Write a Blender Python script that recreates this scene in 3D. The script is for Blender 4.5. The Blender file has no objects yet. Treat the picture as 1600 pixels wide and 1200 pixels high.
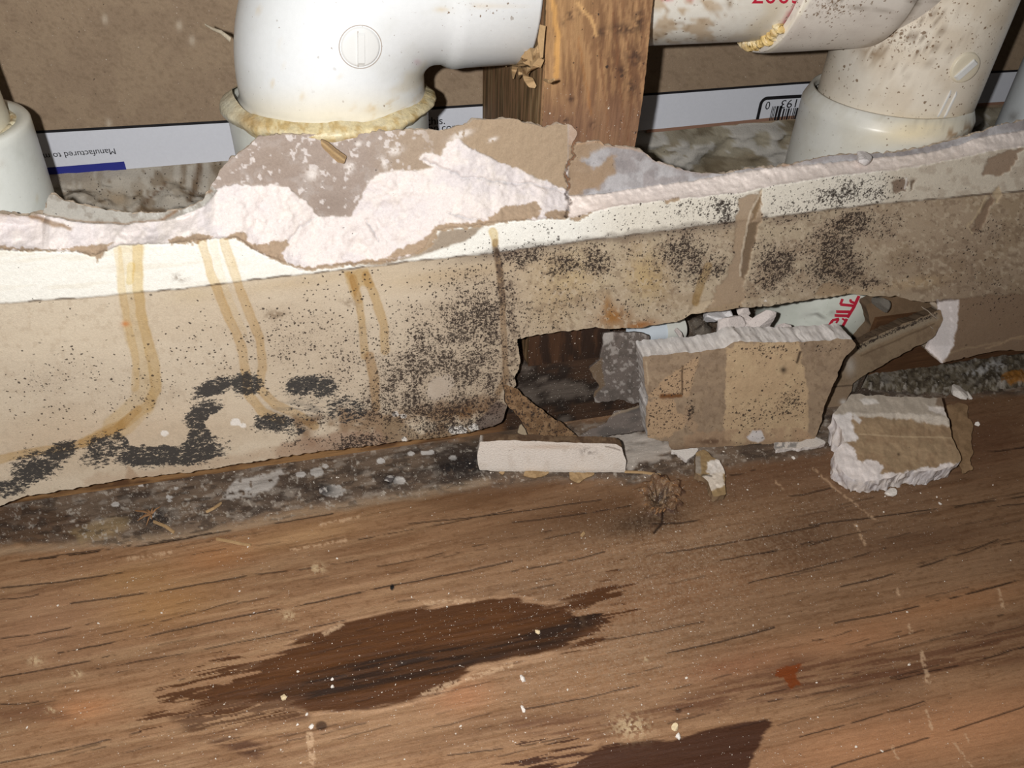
import bpy, bmesh, math, random
import numpy as np
from mathutils import Matrix, Vector
from mathutils.bvhtree import BVHTree

random.seed(7)
rng = np.random.default_rng(11)
SC = bpy.context.scene
COL = SC.collection

# ------------------------------------------------------------------ camera
# world: X runs along the wall, Y goes into the wall (drywall face at y = 0), Z up, floor at z = 0, metres
FPX = 1205.0
DIST, HGT = 0.252, 0.250
AX = np.array([5660., -764., FPX]); AX /= np.linalg.norm(AX)
UP = -np.array([-55., 1500., FPX]); UP -= AX * (AX @ UP); UP /= np.linalg.norm(UP)
AY = np.cross(UP, AX)
CAM = np.array([0., -DIST, HGT])
R3 = np.stack([AX, AY, UP])            # rows: world axes in camera space (x right, y down, z forward)
cd = bpy.data.cameras.new('camera'); cam = bpy.data.objects.new('camera', cd); COL.objects.link(cam)
cd.sensor_width = 36; cd.lens = FPX / 1600 * 36; cd.clip_start = 0.005; cd.clip_end = 20
m = Matrix.Identity(4)
for i in range(3):
    m[i][0] = R3[i, 0]; m[i][1] = -R3[i, 1]; m[i][2] = -R3[i, 2]; m[i][3] = CAM[i]
cam.matrix_world = m
SC.camera = cam

# ------------------------------------------------------------------ light: phone flash beside the lens + faint room light
w = bpy.data.worlds.new('world'); SC.world = w; w.use_nodes = True
w.node_tree.nodes['Background'].inputs[0].default_value = (1.0, 0.93, 0.85, 1)
w.node_tree.nodes['Background'].inputs[1].default_value = 0.06
ld = bpy.data.lights.new('phone_flash', 'POINT'); ld.energy = 4.4; ld.shadow_soft_size = 0.0028; ld.color = (1.0, 0.988, 0.968)
lo = bpy.data.objects.new('phone_flash', ld); COL.objects.link(lo)
FL = R3 @ np.array([-0.021, -0.004, -0.004]) + CAM
lo.location = FL
vs = SC.view_settings
SC.display_settings.display_device = 'sRGB'
vs.view_transform = 'Standard'; vs.look = 'None'; vs.exposure = 0.0; vs.gamma = 1.0
vs.use_curve_mapping = False

# ------------------------------------------------------------------ projection helpers
def rays(px, py):
    px = np.asarray(px, float); py = np.asarray(py, float)
    c = np.stack([px - 800, py - 600, np.full_like(px, FPX)], -1)
    return c @ R3.T
def on_plane(px, py, p0, n, depth=0.0):
    v = rays(px, py); n = np.asarray(n, float); n = n / np.linalg.norm(n)
    t = ((np.asarray(p0, float) - CAM) @ n - np.asarray(depth)) / (v @ n)
    return CAM + v * t[..., None]
def PY(px, py, y): return on_plane(np.float64(px), np.float64(py), (0, y, 0), (0, -1, 0))
def PZ(px, py, z=0.0): return on_plane(np.float64(px), np.float64(py), (0, 0, z), (0, 0, 1))
def proj(P):
    c = (np.asarray(P, float) - CAM) @ R3
    return c[..., 0] / c[..., 2] * FPX + 800, c[..., 1] / c[..., 2] * FPX + 600
def lin(*c):
    c = np.array(c, float) / 255
    return np.where(c <= 0.04045, c / 12.92, ((c + 0.055) / 1.055) ** 2.4)

# ------------------------------------------------------------------ noise and painting
_tab = {}
def vnoise(x, y, seed):
    if seed not in _tab: _tab[seed] = np.random.default_rng(seed + 100).random((128, 128)).astype(np.float32)
    T = _tab[seed]
    xi = np.floor(x); yi = np.floor(y); fx = (x - xi); fy = (y - yi)
    fx = fx * fx * (3 - 2 * fx); fy = fy * fy * (3 - 2 * fy)
    a = xi.astype(np.int64) & 127; b = yi.astype(np.int64) & 127; a1 = (a + 1) & 127; b1 = (b + 1) & 127
    return (T[a, b] * (1 - fx) + T[a1, b] * fx) * (1 - fy) + (T[a, b1] * (1 - fx) + T[a1, b1] * fx) * fy
def sm(e0, e1, x):
    t = np.clip((x - e0) / (e1 - e0), 0, 1); return t * t * (3 - 2 * t)
class Paint:
    """colour and wear of a surface, painted at the surface's own points"""
    def __init__(s, X, Y, base):
        s.X = np.asarray(X, np.float64).ravel(); s.Y = np.asarray(Y, np.float64).ravel()
        s.n = s.X.size
        s.col = np.tile(lin(*base), (s.n, 1)); s.a = {k: np.zeros(s.n) for k in ('mold', 'black', 'dust')}
    def noise(s, sc, seed=0, oc=4, st=1.0, ang=0.0):
        """0..1 fractal noise, cells of sc px, stretched st times along direction ang (degrees, image)"""
        c, d = math.cos(math.radians(ang)), math.sin(math.radians(ang))
        u = (s.X * c + s.Y * d) / (sc * st) + 1000; v = (-s.X * d + s.Y * c) / sc + 1000
        o = 0; amp = 1; tot = 0
        for i in range(oc):
            o = o + amp * vnoise(u * 2 ** i, v * 2 ** i, seed + i); tot += amp; amp *= .55
        return o / tot
    def warp(s, amt, sc=14, seed=50, st=1.0, ang=0.0):
        if not amt: return s.X, s.Y
        key = (sc, seed, st, ang)
        if not hasattr(s, '_w'): s._w = {}
        if key not in s._w: s._w[key] = (s.noise(sc, seed, 4, st, ang) - .5, s.noise(sc, seed + 9, 4, st, ang) - .5)
        a, b = s._w[key]
        return s.X + a * amt * 2, s.Y + b * amt * 2
    def sd(s, pts, warp=0, closed=True, far=60, **k):
        X, Y = s.warp(warp, **k)
        P = np.array(pts, float); Q = np.roll(P, -1, 0)
        if not closed: P = P[:-1]; Q = Q[:-1]
        lo = np.minimum(P, Q).min(0) - far; hi = np.maximum(P, Q).max(0) + far
        idx = np.nonzero((X > lo[0]) & (X < hi[0]) & (Y > lo[1]) & (Y < hi[1]))[0]
        out = np.full(s.n, float(far)); x = X[idx]; y = Y[idx]
        d2 = np.full(x.size, 1e9); ins = np.zeros(x.size, bool)
        for (ax, ay), (bx, by) in zip(P, Q):
            ex, ey = bx - ax, by - ay; L = ex * ex + ey * ey + 1e-9
            t = np.clip(((x - ax) * ex + (y - ay) * ey) / L, 0, 1)
            d2 = np.minimum(d2, (x - ax - t * ex) ** 2 + (y - ay - t * ey) ** 2)
            if closed and ay != by:
                ins ^= ((ay > y) != (by > y)) & (x < ex * (y - ay) / (by - ay) + ax)
        d = np.sqrt(d2); out[idx] = np.where(ins, -d, d) if closed else d
        return out
    def poly(s, pts, warp=4, soft=1.5, **k): return 1 - sm(-soft, soft, s.sd(pts, warp, **k))
    def stroke(s, pts, wid, soft=1.5, warp=2, **k):
        return 1 - sm(wid / 2 - soft, wid / 2 + soft, s.sd(pts, warp, closed=False, **k))
    def blob(s, x, y, rx, ry, ang=0):
        c, d = math.cos(math.radians(ang)), math.sin(math.radians(ang))
        u = ((s.X - x) * c + (s.Y - y) * d) / rx; v = (-(s.X - x) * d + (s.Y - y) * c) / ry
        return np.exp(-(u * u + v * v))
    def spot(s, x, y, rx, ry, ang=0):      # crisp ragged spot
        if not hasattr(s, '_sn'): s._sn = s.noise(5, 222, 4)
        return sm(.36, .46, s.blob(x, y, rx * 1.05, ry * 1.05, ang) * (.45 + 1.1 * s._sn))
    def mix(s, mask, color, k=1.0):
        mk = np.clip(mask * k, 0, 1)[:, None]; s.col = s.col * (1 - mk) + lin(*color) * mk
    def mul(s, mask, f):
        mk = np.clip(mask, 0, 1)[:, None]; s.col = s.col * (1 - mk + mk * np.array(f))
    def add(s, name, mask, k=1.0): s.a[name] = np.maximum(s.a[name], mask * k)
    def cut(s, name, mask): s.a[name] = s.a[name] * (1 - np.clip(mask, 0, 1))
    def take(s, idx):
        o = Paint.__new__(Paint); o.X = s.X[idx]; o.Y = s.Y[idx]; o.n = len(idx); o.col = s.col[idx]
        o.a = {k: v[idx] for k, v in s.a.items()}; return o

# ------------------------------------------------------------------ materials
def N(nt, t, **kw):
    n = nt.nodes.new(t)
    for k, v in kw.items(): setattr(n, k, v)
    return n
def mth(nt, op, a, b=None, c=None, clamp=False):
    n = N(nt, 'ShaderNodeMath', operation=op); n.use_clamp = clamp
    for i, v in enumerate((a, b, c)):
        if v is None: continue
        if isinstance(v, (int, float)): n.inputs[i].default_value = v
        else: nt.links.new(v, n.inputs[i])
    return n.outputs[0]
def mixc(nt, fac, a, b, mode='MIX'):
    n = N(nt, 'ShaderNodeMix', data_type='RGBA', blend_type=mode)
    for s, v in ((n.inputs[0], fac), (n.inputs[6], a), (n.inputs[7], b)):
        if isinstance(v, (int, float)): s.default_value = v
        elif isinstance(v, tuple): s.default_value = (*v, 1)
        else: nt.links.new(v, s)
    return n.outputs[2]
def tex(nt, kind, vec, scale, **kw):
    n = N(nt, kind)
    nt.links.new(vec, n.inputs['Vector']); n.inputs['Scale'].default_value = scale
    for k, v in kw.items():
        if k in n.inputs: n.inputs[k].default_value = v
        else: setattr(n, k, v)
    return n
def step(nt, x, e, wdt):      # smooth x > e
    n = N(nt, 'ShaderNodeMapRange', interpolation_type='SMOOTHSTEP')
    for i, v in ((0, x), (1, e), ):
        if isinstance(v, (int, float)): n.inputs[i].default_value = v
        else: nt.links.new(v, n.inputs[i])
    if isinstance(e, (int, float)): n.inputs[2].default_value = e + wdt
    else: nt.links.new(mth(nt, 'ADD', e, wdt), n.inputs[2])
    return n.outputs[0]
def base_mat(name):
    mt = bpy.data.materials.new(name); mt.use_nodes = True
    nt = mt.node_tree; b = nt.nodes['Principled BSDF']; tc = N(nt, 'ShaderNodeTexCoord')
    mp = N(nt, 'ShaderNodeMapping'); mp.inputs['Scale'].default_value = (1000, 1000, 1000)   # millimetres
    nt.links.new(tc.outputs['Object'], mp.inputs[0])
    return mt, nt, b, mp.outputs[0]
def painted(name, rough=.85, grain=.12, gscale=2.0, stretch=(1, 1, 1), bump=.3, bscale=3.0, spec=.25, speckcol=(50, 41, 37), fine=.10, fscale=2.6):
    """vertex-painted base colour + grain, with mould specks, soot-black growth and white dust where the wear maps ask for them"""
    mt, nt, b, P = base_mat(name)
    at = lambda n: N(nt, 'ShaderNodeAttribute', attribute_name=n)
    c = at('col').outputs['Color']
    st = N(nt, 'ShaderNodeMapping'); st.inputs['Scale'].default_value = stretch; nt.links.new(P, st.inputs[0]); S = st.outputs[0]
    g = tex(nt, 'ShaderNodeTexNoise', S, gscale, Detail=5.0, Roughness=.65).outputs['Fac']
    gf = mth(nt, 'MULTIPLY_ADD', g, grain * 4, 1 - grain * 2)
    gc = N(nt, 'ShaderNodeCombineColor')
    for i in range(3): nt.links.new(gf, gc.inputs[i])
    c = mixc(nt, 1.0, c, gc.outputs[0], 'MULTIPLY')
    if fine:
        f2 = mth(nt, 'MULTIPLY_ADD', tex(nt, 'ShaderNodeTexNoise', P, fscale, Detail=3.0, Roughness=.75).outputs['Fac'], fine * 4, 1 - fine * 2)
        gc2 = N(nt, 'ShaderNodeCombineColor')
        for i in range(3): nt.links.new(f2, gc2.inputs[i])
        c = mixc(nt, 1.0, c, gc2.outputs[0], 'MULTIPLY')
    wn = tex(nt, 'ShaderNodeTexNoise', P, .9, Detail=2.0).outputs['Color']
    va = N(nt, 'ShaderNodeVectorMath', operation='MULTIPLY_ADD'); nt.links.new(wn, va.inputs[0])
    va.inputs[1].default_value = (1.3, 1.3, 1.3); nt.links.new(P, va.inputs[2]); W = va.outputs[0]
    md = at('mold').outputs['Fac']
    for sc, rad, kill in ((.50, .36, .55), (.95, .42, .8)):
        v = tex(nt, 'ShaderNodeTexVoronoi', W, sc)
        sp = N(nt, 'ShaderNodeSeparateColor'); nt.links.new(v.outputs['Color'], sp.inputs[0])
        r = mth(nt, 'MULTIPLY', mth(nt, 'ADD', mth(nt, 'MULTIPLY', sp.outputs[1], .5), .5), rad)
        dot = mth(nt, 'SUBTRACT', 1.0, step(nt, v.outputs['Distance'], mth(nt, 'SUBTRACT', r, .08), .14))
        on = step(nt, mth(nt, 'MULTIPLY', md, kill), sp.outputs[0], .04)
        c = mixc(nt, mth(nt, 'MULTIPLY', mth(nt, 'MULTIPLY', dot, on), .88), c, tuple(lin(*speckcol)))
    for sc, hi, kk in ((.62, .692, .25), (1.6, .728, .29)):       # dense growth: merging irregular spots
        mn = tex(nt, 'ShaderNodeTexNoise', P, sc, Detail=4.0, Roughness=.62).outputs['Fac']
        mm = step(nt, mth(nt, 'MULTIPLY_ADD', md, kk, mn), hi, .05)
        c = mixc(nt, mth(nt, 'MULTIPLY', mm, .85), c, tuple(lin(*speckcol)))
    bl = at('black').outputs['Fac']
    an = N(nt, 'ShaderNodeMapping'); an.inputs['Scale'].default_value = (.55, .55, 1.1); nt.links.new(W, an.inputs[0])
    bn = tex(nt, 'ShaderNodeTexNoise', an.outputs[0], 1.0, Detail=9.0, Roughness=.74).outputs['Fac']
    bm = step(nt, mth(nt, 'ADD', mth(nt, 'MULTIPLY', bl, .42), bn), .80, .045)
    c = mixc(nt, mth(nt, 'MULTIPLY', bm, .93), c, tuple(lin(42, 43, 46)))
    ds = at('dust').outputs['Fac']
    for sc, rad in ((.5, .11), (1.9, .26)):
        v = tex(nt, 'ShaderNodeTexVoronoi', W, sc)
        sp = N(nt, 'ShaderNodeSeparateColor'); nt.links.new(v.outputs['Color'], sp.inputs[0])
        r = mth(nt, 'MULTIPLY', sp.outputs[1], rad)
        dot = mth(nt, 'SUBTRACT', 1.0, step(nt, v.outputs['Distance'], r, .08))
        c = mixc(nt, mth(nt, 'MULTIPLY', mth(nt, 'MULTIPLY', dot, step(nt, ds, sp.outputs[0], .05)), .8), c, tuple(lin(214, 203, 190)))
    nt.links.new(c, b.inputs['Base Color'])
    b.inputs['Roughness'].default_value = rough; b.inputs['Specular IOR Level'].default_value = spec
    bp = N(nt, 'ShaderNodeBump'); bp.inputs['Strength'].default_value = bump; bp.inputs['Distance'].default_value = .0005
    nt.links.new(tex(nt, 'ShaderNodeTexNoise', S, bscale, Detail=6.0, Roughness=.6).outputs['Fac'], bp.inputs['Height'])
    nt.links.new(bp.outputs[0], b.inputs['Normal'])
    return mt
def plain(name, col, rough=.6, grain=.1, gscale=1.5, spec=.3, bump=.1, alpha=1.0):
    mt, nt, b, P = base_mat(name)
    g = tex(nt, 'ShaderNodeTexNoise', P, gscale, Detail=4.0).outputs['Fac']
    c = mixc(nt, g, tuple(lin(*col) * (1 - grain)), tuple(np.minimum(lin(*col) * (1 + grain), 1)))
    nt.links.new(c, b.inputs['Base Color']); b.inputs['Roughness'].default_value = rough; b.inputs['Specular IOR Level'].default_value = spec
    bp = N(nt, 'ShaderNodeBump'); bp.inputs['Strength'].default_value = bump; bp.inputs['Distance'].default_value = .0004
    nt.links.new(g, bp.inputs['Height']); nt.links.new(bp.outputs[0], b.inputs['Normal'])
    b.inputs['Alpha'].default_value = alpha
    return mt
M_PAPER = painted('drywall_paper', .9, .10, 1.2, bump=.35, bscale=2.2, spec=.15)
M_FLOOR = painted('weathered_plywood', .66, .15, 1.6, (.16, 1, 1), .4, 2.5, spec=.25, fine=.20, fscale=2.4)
M_WOOD = painted('stud_wood', .75, .22, .9, (1, 1, .07), .5, 1.2, spec=.2)
M_PLATE = painted('plate_wood', .8, .25, .9, (.06, 1, 1), .6, 1.2, spec=.2)
M_GYP = painted('broken_gypsum', .95, .08, 1.2, bump=.7, bscale=1.3, spec=.1)
M_PVC = painted('white_pvc', .34, .03, .5, bump=.05, bscale=.5, spec=.45, speckcol=(120, 96, 72), fine=.02)
M_TAPE = plain('tape_print_paper', (206, 208, 216), .6, .05, .9)
M_BLACK = plain('black_ink', (22, 20, 24), .7)
M_BLUE = plain('blue_ink', (40, 46, 128), .6)
M_REDINK = plain('red_ink', (186, 34, 58), .6)
M_GREYINK = plain('moulded_plastic', (214, 206, 192), .4)
M_GLUE = painted('cement_residue', .35, .2, .8, bump=.6, bscale=.7, spec=.5)
M_STRAW = plain('splinter_wood', (170, 140, 102), .7, .25, 1.2)
M_METAL = plain('nail_metal', (120, 112, 108), .45, .3, 1.5, spec=.6)

# ------------------------------------------------------------------ mesh and object helpers
def mesh_np(name, V, quads, pa=None, smooth=True, tris=None):
    me = bpy.data.meshes.new(name)
    V = np.asarray(V, np.float32); nq = len(quads); nt_ = 0 if tris is None else len(tris)
    me.vertices.add(len(V)); me.vertices.foreach_set('co', V.ravel())
    li = np.asarray(quads, np.int32).ravel()
    if nt_: li = np.concatenate([li, np.asarray(tris, np.int32).ravel()])
    me.loops.add(len(li)); me.loops.foreach_set('vertex_index', li)
    me.polygons.add(nq + nt_)
    st = np.concatenate([np.arange(nq) * 4, nq * 4 + np.arange(nt_) * 3]).astype(np.int32)
    me.polygons.foreach_set('loop_start', st)
    me.polygons.foreach_set('use_smooth', np.full(nq + nt_, smooth, bool))
    me.update(calc_edges=True); me.validate()
    if pa is not None: attrs(me, pa)
    return me
def attrs(me, pa):
    c = np.ones((pa.n, 4), np.float32); c[:, :3] = np.clip(pa.col, 0, 1)
    me.attributes.new('col', 'FLOAT_COLOR', 'POINT').data.foreach_set('color', c.ravel())
    for k, v in pa.a.items():
        if v.max() > 0: me.attributes.new(k, 'FLOAT', 'POINT').data.foreach_set('value', v.astype(np.float32))
def tag(o, label=None, cat=None, group=None, kind=None):
    for k, v in (('label', label), ('category', cat), ('group', group), ('kind', kind)):
        if v: o[k] = v
    return o
def link(name, me, mat, parent=None):
    o = bpy.data.objects.new(name, me)
    if mat and not len(me.materials): me.materials.append(mat)
    COL.objects.link(o)
    if parent is not None:
        o.parent = parent
        o.matrix_parent_inverse = Matrix.Translation(-Vector(world_loc(parent)))
    return o
def thing(name, label, cat, base, group=None):
    o = bpy.data.objects.new(name, None); o.empty_display_size = .01; COL.objects.link(o)
    o.location = base; BASES[o.name] = tuple(base)
    return tag(o, label, cat, group)
BASES = {}
def world_loc(o): return BASES.get(o.name, (0, 0, 0))

def quads_of(nr, nc):
    i = np.arange(nr * nc).reshape(nr, nc)
    return np.stack([i[:-1, :-1], i[1:, :-1], i[1:, 1:], i[:-1, 1:]], -1).reshape(-1, 4)
def relief(name, V, pa, quads, mat, parent=None, skirt=None, skirt_paint=None, side_rows=1, rough=0):
    """one sheet of points; its open edges are turned back by skirt(points) -> points and painted by skirt_paint(Paint)"""
    used = np.unique(quads); mp = np.full(len(V), -1); mp[used] = np.arange(len(used))
    V = V[used]; pa = pa.take(used); Q = mp[quads]
    if skirt is not None:
        e = np.concatenate([Q[:, [0, 1]], Q[:, [1, 2]], Q[:, [2, 3]], Q[:, [3, 0]]])
        key = np.sort(e, 1); key = key[:, 0].astype(np.int64) * len(V) + key[:, 1]
        _, inv, cnt = np.unique(key, return_inverse=True, return_counts=True)
        be = e[cnt[inv] == 1]
        bv = np.unique(be); m2 = np.full(len(V), -1); m2[bv] = np.arange(len(bv))
        e2 = m2[be]; ct = np.zeros(len(bv)); np.add.at(ct, e2[:, 0], 1); np.add.at(ct, e2[:, 1], 1)
        for _ in range(2):      # soften the saw-tooth of the cut grid
            s_ = np.zeros((len(bv), 3)); A = V[bv]; np.add.at(s_, e2[:, 0], A[e2[:, 1]]); np.add.at(s_, e2[:, 1], A[e2[:, 0]])
            V[bv] = .5 * A + .5 * s_ / np.maximum(ct, 1)[:, None]
        A = V[bv]; B = skirt(A); nb = len(bv); rows = [A]
        for k in range(1, side_rows + 1):
            L = A + (B - A) * (k / side_rows)
            if rough:
                a_, b_ = (L[:, 0] * 1.0 + L[:, 2] * .7) * 1000, (L[:, 1] - L[:, 2] * .6 + L[:, 0] * .2) * 1000
                for ax_ in range(3): L[:, ax_] += rough * (1.6 * (vnoise(a_ / 2.2 + 900, b_ / 2.2 + 900, 300 + ax_) - .5) + .8 * (vnoise(a_ / .8 + 900, b_ / .8 + 900, 310 + ax_) - .5))
            rows.append(L)
        o0 = len(V)
        sp = pa.take(np.tile(bv, side_rows + 1)); sp.X, sp.Y = proj(np.concatenate(rows))
        if skirt_paint: skirt_paint(sp)
        V = np.concatenate([V] + rows)
        qs = [Q]
        for k in range(side_rows):
            a = m2[be[:, 1]] + o0 + k * nb; b_ = m2[be[:, 0]] + o0 + k * nb
            qs.append(np.stack([a, b_, b_ + nb, a + nb], -1))
        Q = np.concatenate(qs)
        pa.X = np.concatenate([pa.X, sp.X]); pa.Y = np.concatenate([pa.Y, sp.Y]); pa.col = np.concatenate([pa.col, sp.col])
        pa.a = {k: np.concatenate([pa.a[k], sp.a[k]]) for k in pa.a}; pa.n = len(pa.X)
    return link(name, mesh_np(name, V, Q, pa), mat, parent)
def pgrid(x0, x1, y0, y1, st):
    x = np.arange(x0, x1 + st, st); y = np.arange(y0, y1 + st, st)
    X, Y = np.meshgrid(x, y); return X, Y
def snap(X, Y, sdv, q):
    """pull the open edge of a cut grid onto the outline itself"""
    S = sdv.reshape(X.shape); gy, gx = np.gradient(S, Y[:, 0], X[0]); g2 = gx * gx + gy * gy
    cnt = np.zeros(X.size, int); np.add.at(cnt, q.ravel(), 1); edge = (cnt > 0) & (cnt < 4)
    k = np.clip(S / np.maximum(g2, .15), -2.2, 2.2)
    dx = np.clip(k * gx, -1.8, 1.8).ravel() * edge; dy = np.clip(k * gy, -1.8, 1.8).ravel() * edge
    return X.ravel() - dx, Y.ravel() - dy
def piece(name, poly, p0, n, thick, paint, mat, parent=None, st=2.0, warp=3, depth=None, skirt=None, skirt_col=(205, 196, 190),
          side_rows=2, rough=.0006, skirt_paint=None, base=(160, 140, 118), wsc=12):
    """a broken sheet: outline on a plane, thickness vector, painted face"""
    P = np.array(poly, float); X, Y = pgrid(P[:, 0].min() - 6, P[:, 0].max() + 6, P[:, 1].min() - 6, P[:, 1].max() + 6, st)
    pa = Paint(X, Y, base); sdv = pa.sd(poly, warp, sc=wsc); ins = sdv < 0
    paint(pa)
    dd = 0.0 if depth is None else depth(pa)
    q = quads_of(*X.shape); q = q[ins[q].all(1)]
    xs_, ys_ = snap(X, Y, sdv, q)
    V = on_plane(xs_, ys_, p0, n, dd)
    if skirt is None:
        tv = np.array(thick, float); skirt = lambda A: A + tv
    def sp(s):
        s.col[:] = lin(*skirt_col); f = .84 + .32 * s.noise(7, 3, 4); s.col *= f[:, None]
        for k in s.a: s.a[k] *= .3
        if skirt_paint: skirt_paint(s)
    return relief(name, V, pa, q, mat, parent, skirt, sp, side_rows, rough)
def painted_points(V, base): 
    x, y = proj(V); return Paint(x, y, base)
def sweep(centers, tang, radii, seg=96, up=(0, 1, 0)):
    """tube along centres; returns verts, quads (open ends)"""
    C = np.asarray(centers, float); T = np.asarray(tang, float); R = np.asarray(radii, float)
    u = np.asarray(up, float); th = np.linspace(0, 2 * math.pi, seg, endpoint=False); V = []
    for c, t, r in zip(C, T, R):
        t = t / np.linalg.norm(t); a = u - t * (u @ t); a /= np.linalg.norm(a); b = np.cross(t, a)
        V.append(c + r * (np.cos(th)[:, None] * a + np.sin(th)[:, None] * b))
    V = np.concatenate(V); n = len(C); i = np.arange(n * seg).reshape(n, seg); j = np.roll(i, -1, 1)
    return V, np.stack([i[:-1], j[:-1], j[1:], i[1:]], -1).reshape(-1, 4)
def lathe_z(x, y, prof, seg=96):
    prof = np.array(prof, float)
    return sweep(np.stack([np.full(len(prof), x), np.full(len(prof), y), prof[:, 1]], -1), np.tile([0, 0, 1.], (len(prof), 1)), prof[:, 0], seg)
def dense(prof, step=.0012):
    out = [prof[0]]
    for a, b in zip(prof[:-1], prof[1:]):
        a = np.array(a); b = np.array(b); k = max(1, int(np.linalg.norm(b - a) / step))
        for i in range(1, k + 1): out.append(tuple(a + (b - a) * i / k))
    return out
def obj(name, V, Q, paint_fn, base, mat, parent=None, smooth=True):
    pa = painted_points(V, base)
    if paint_fn: paint_fn(pa)
    return link(name, mesh_np(name, V, Q, pa, smooth), mat, parent)
def text_geo(s):
    cu = bpy.data.curves.new('t', 'FONT'); cu.body = s; cu.resolution_u = 4
    o = bpy.data.objects.new('t', cu); COL.objects.link(o)
    dg = bpy.context.evaluated_depsgraph_get(); me = bpy.data.meshes.new_from_object(o.evaluated_get(dg))
    V = np.array([v.co[:] for v in me.vertices]); me.calc_loop_triangles(); T = np.array([t.vertices[:] for t in me.loop_triangles])
    bpy.data.objects.remove(o); bpy.data.curves.remove(cu); bpy.data.meshes.remove(me)
    V[:, 0] -= V[:, 0].min(); V[:, :2] /= V[:, 0].max(); return V[:, :2], T      # width 1
def flat(name, V, F, mat, parent):
    me = bpy.data.meshes.new(name); me.from_pydata([tuple(v) for v in V], [], [tuple(f) for f in F]); return link(name, me, mat, parent)
def ribbon(name, pts, wid, mat, parent=None, thick=.0003, side=None):
    """a thin curled strip through 3D points"""
    P = np.array(pts, float); n = len(P); T = np.gradient(P, axis=0); V = []
    for i in range(n):
        t = T[i] / np.linalg.norm(T[i]); s = np.cross(t, side if side is not None else (0, -1, .3)); s /= np.linalg.norm(s) + 1e-9
        k = np.cross(s, t); ww = (wid[i] if hasattr(wid, '__len__') else wid) / 2
        V += [P[i] - s * ww - k * thick, P[i] + s * ww - k * thick, P[i] + s * ww + k * thick, P[i] - s * ww + k * thick]
    F = []
    for i in range(n - 1):
        for j in range(4): F.append((i * 4 + j, i * 4 + (j + 1) % 4, i * 4 + 4 + (j + 1) % 4, i * 4 + 4 + j))
    F += [(3, 2, 1, 0), tuple(4 * (n - 1) + j for j in range(4))]
    me = bpy.data.meshes.new(name); me.from_pydata([tuple(v) for v in V], [], F)
    return link(name, me, mat, parent)
def rock_mesh(name, c, size, seed, col=(222, 214, 208), flatb=False, sub=2, paint=None):
    r = np.random.default_rng(seed); bm = bmesh.new(); bmesh.ops.create_icosphere(bm, subdivisions=sub, radius=1)
    D = r.normal(size=(10, 3)); D /= np.linalg.norm(D, axis=1)[:, None]; K = .38 + .35 * r.random(10)
    for v in bm.verts:
        p = np.array(v.co)
        for d, k in zip(D, K):
            h = p @ d - k
            if h > 0: p = p - d * h
        p = p * (1 + (r.random() - .5) * .06)
        p = np.array(c) + p * np.array(size)
        v.co = p
    me = bpy.data.meshes.new(name); bm.to_mesh(me); bm.free()
    V = np.array([v.co[:] for v in me.vertices]); pa = painted_points(V, col); f = .9 + .2 * pa.noise(5, 2, 3); pa.col *= f[:, None]
    if paint: paint(pa)
    attrs(me, pa); return me
def on_floor_rock(name, px, py, w_px, h_px, seed, label, cat='crumb', group=None, col=(224, 216, 208), zb=0.0, mat=None, sub=2, tall=.8, paint=None):
    p = PZ(px, py, zb); d = np.linalg.norm(p - CAM) / FPX; sx, sy = w_px * d / 2, h_px * d / 2 * 1.3
    sz = min(sx, sy) * tall
    o = link(name, rock_mesh(name, (p[0], p[1], p[2] + sz * .75), (sx, sy, sz), seed, col, sub=sub, paint=paint), mat or M_GYP)
    return tag(o, label, cat, group)

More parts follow.
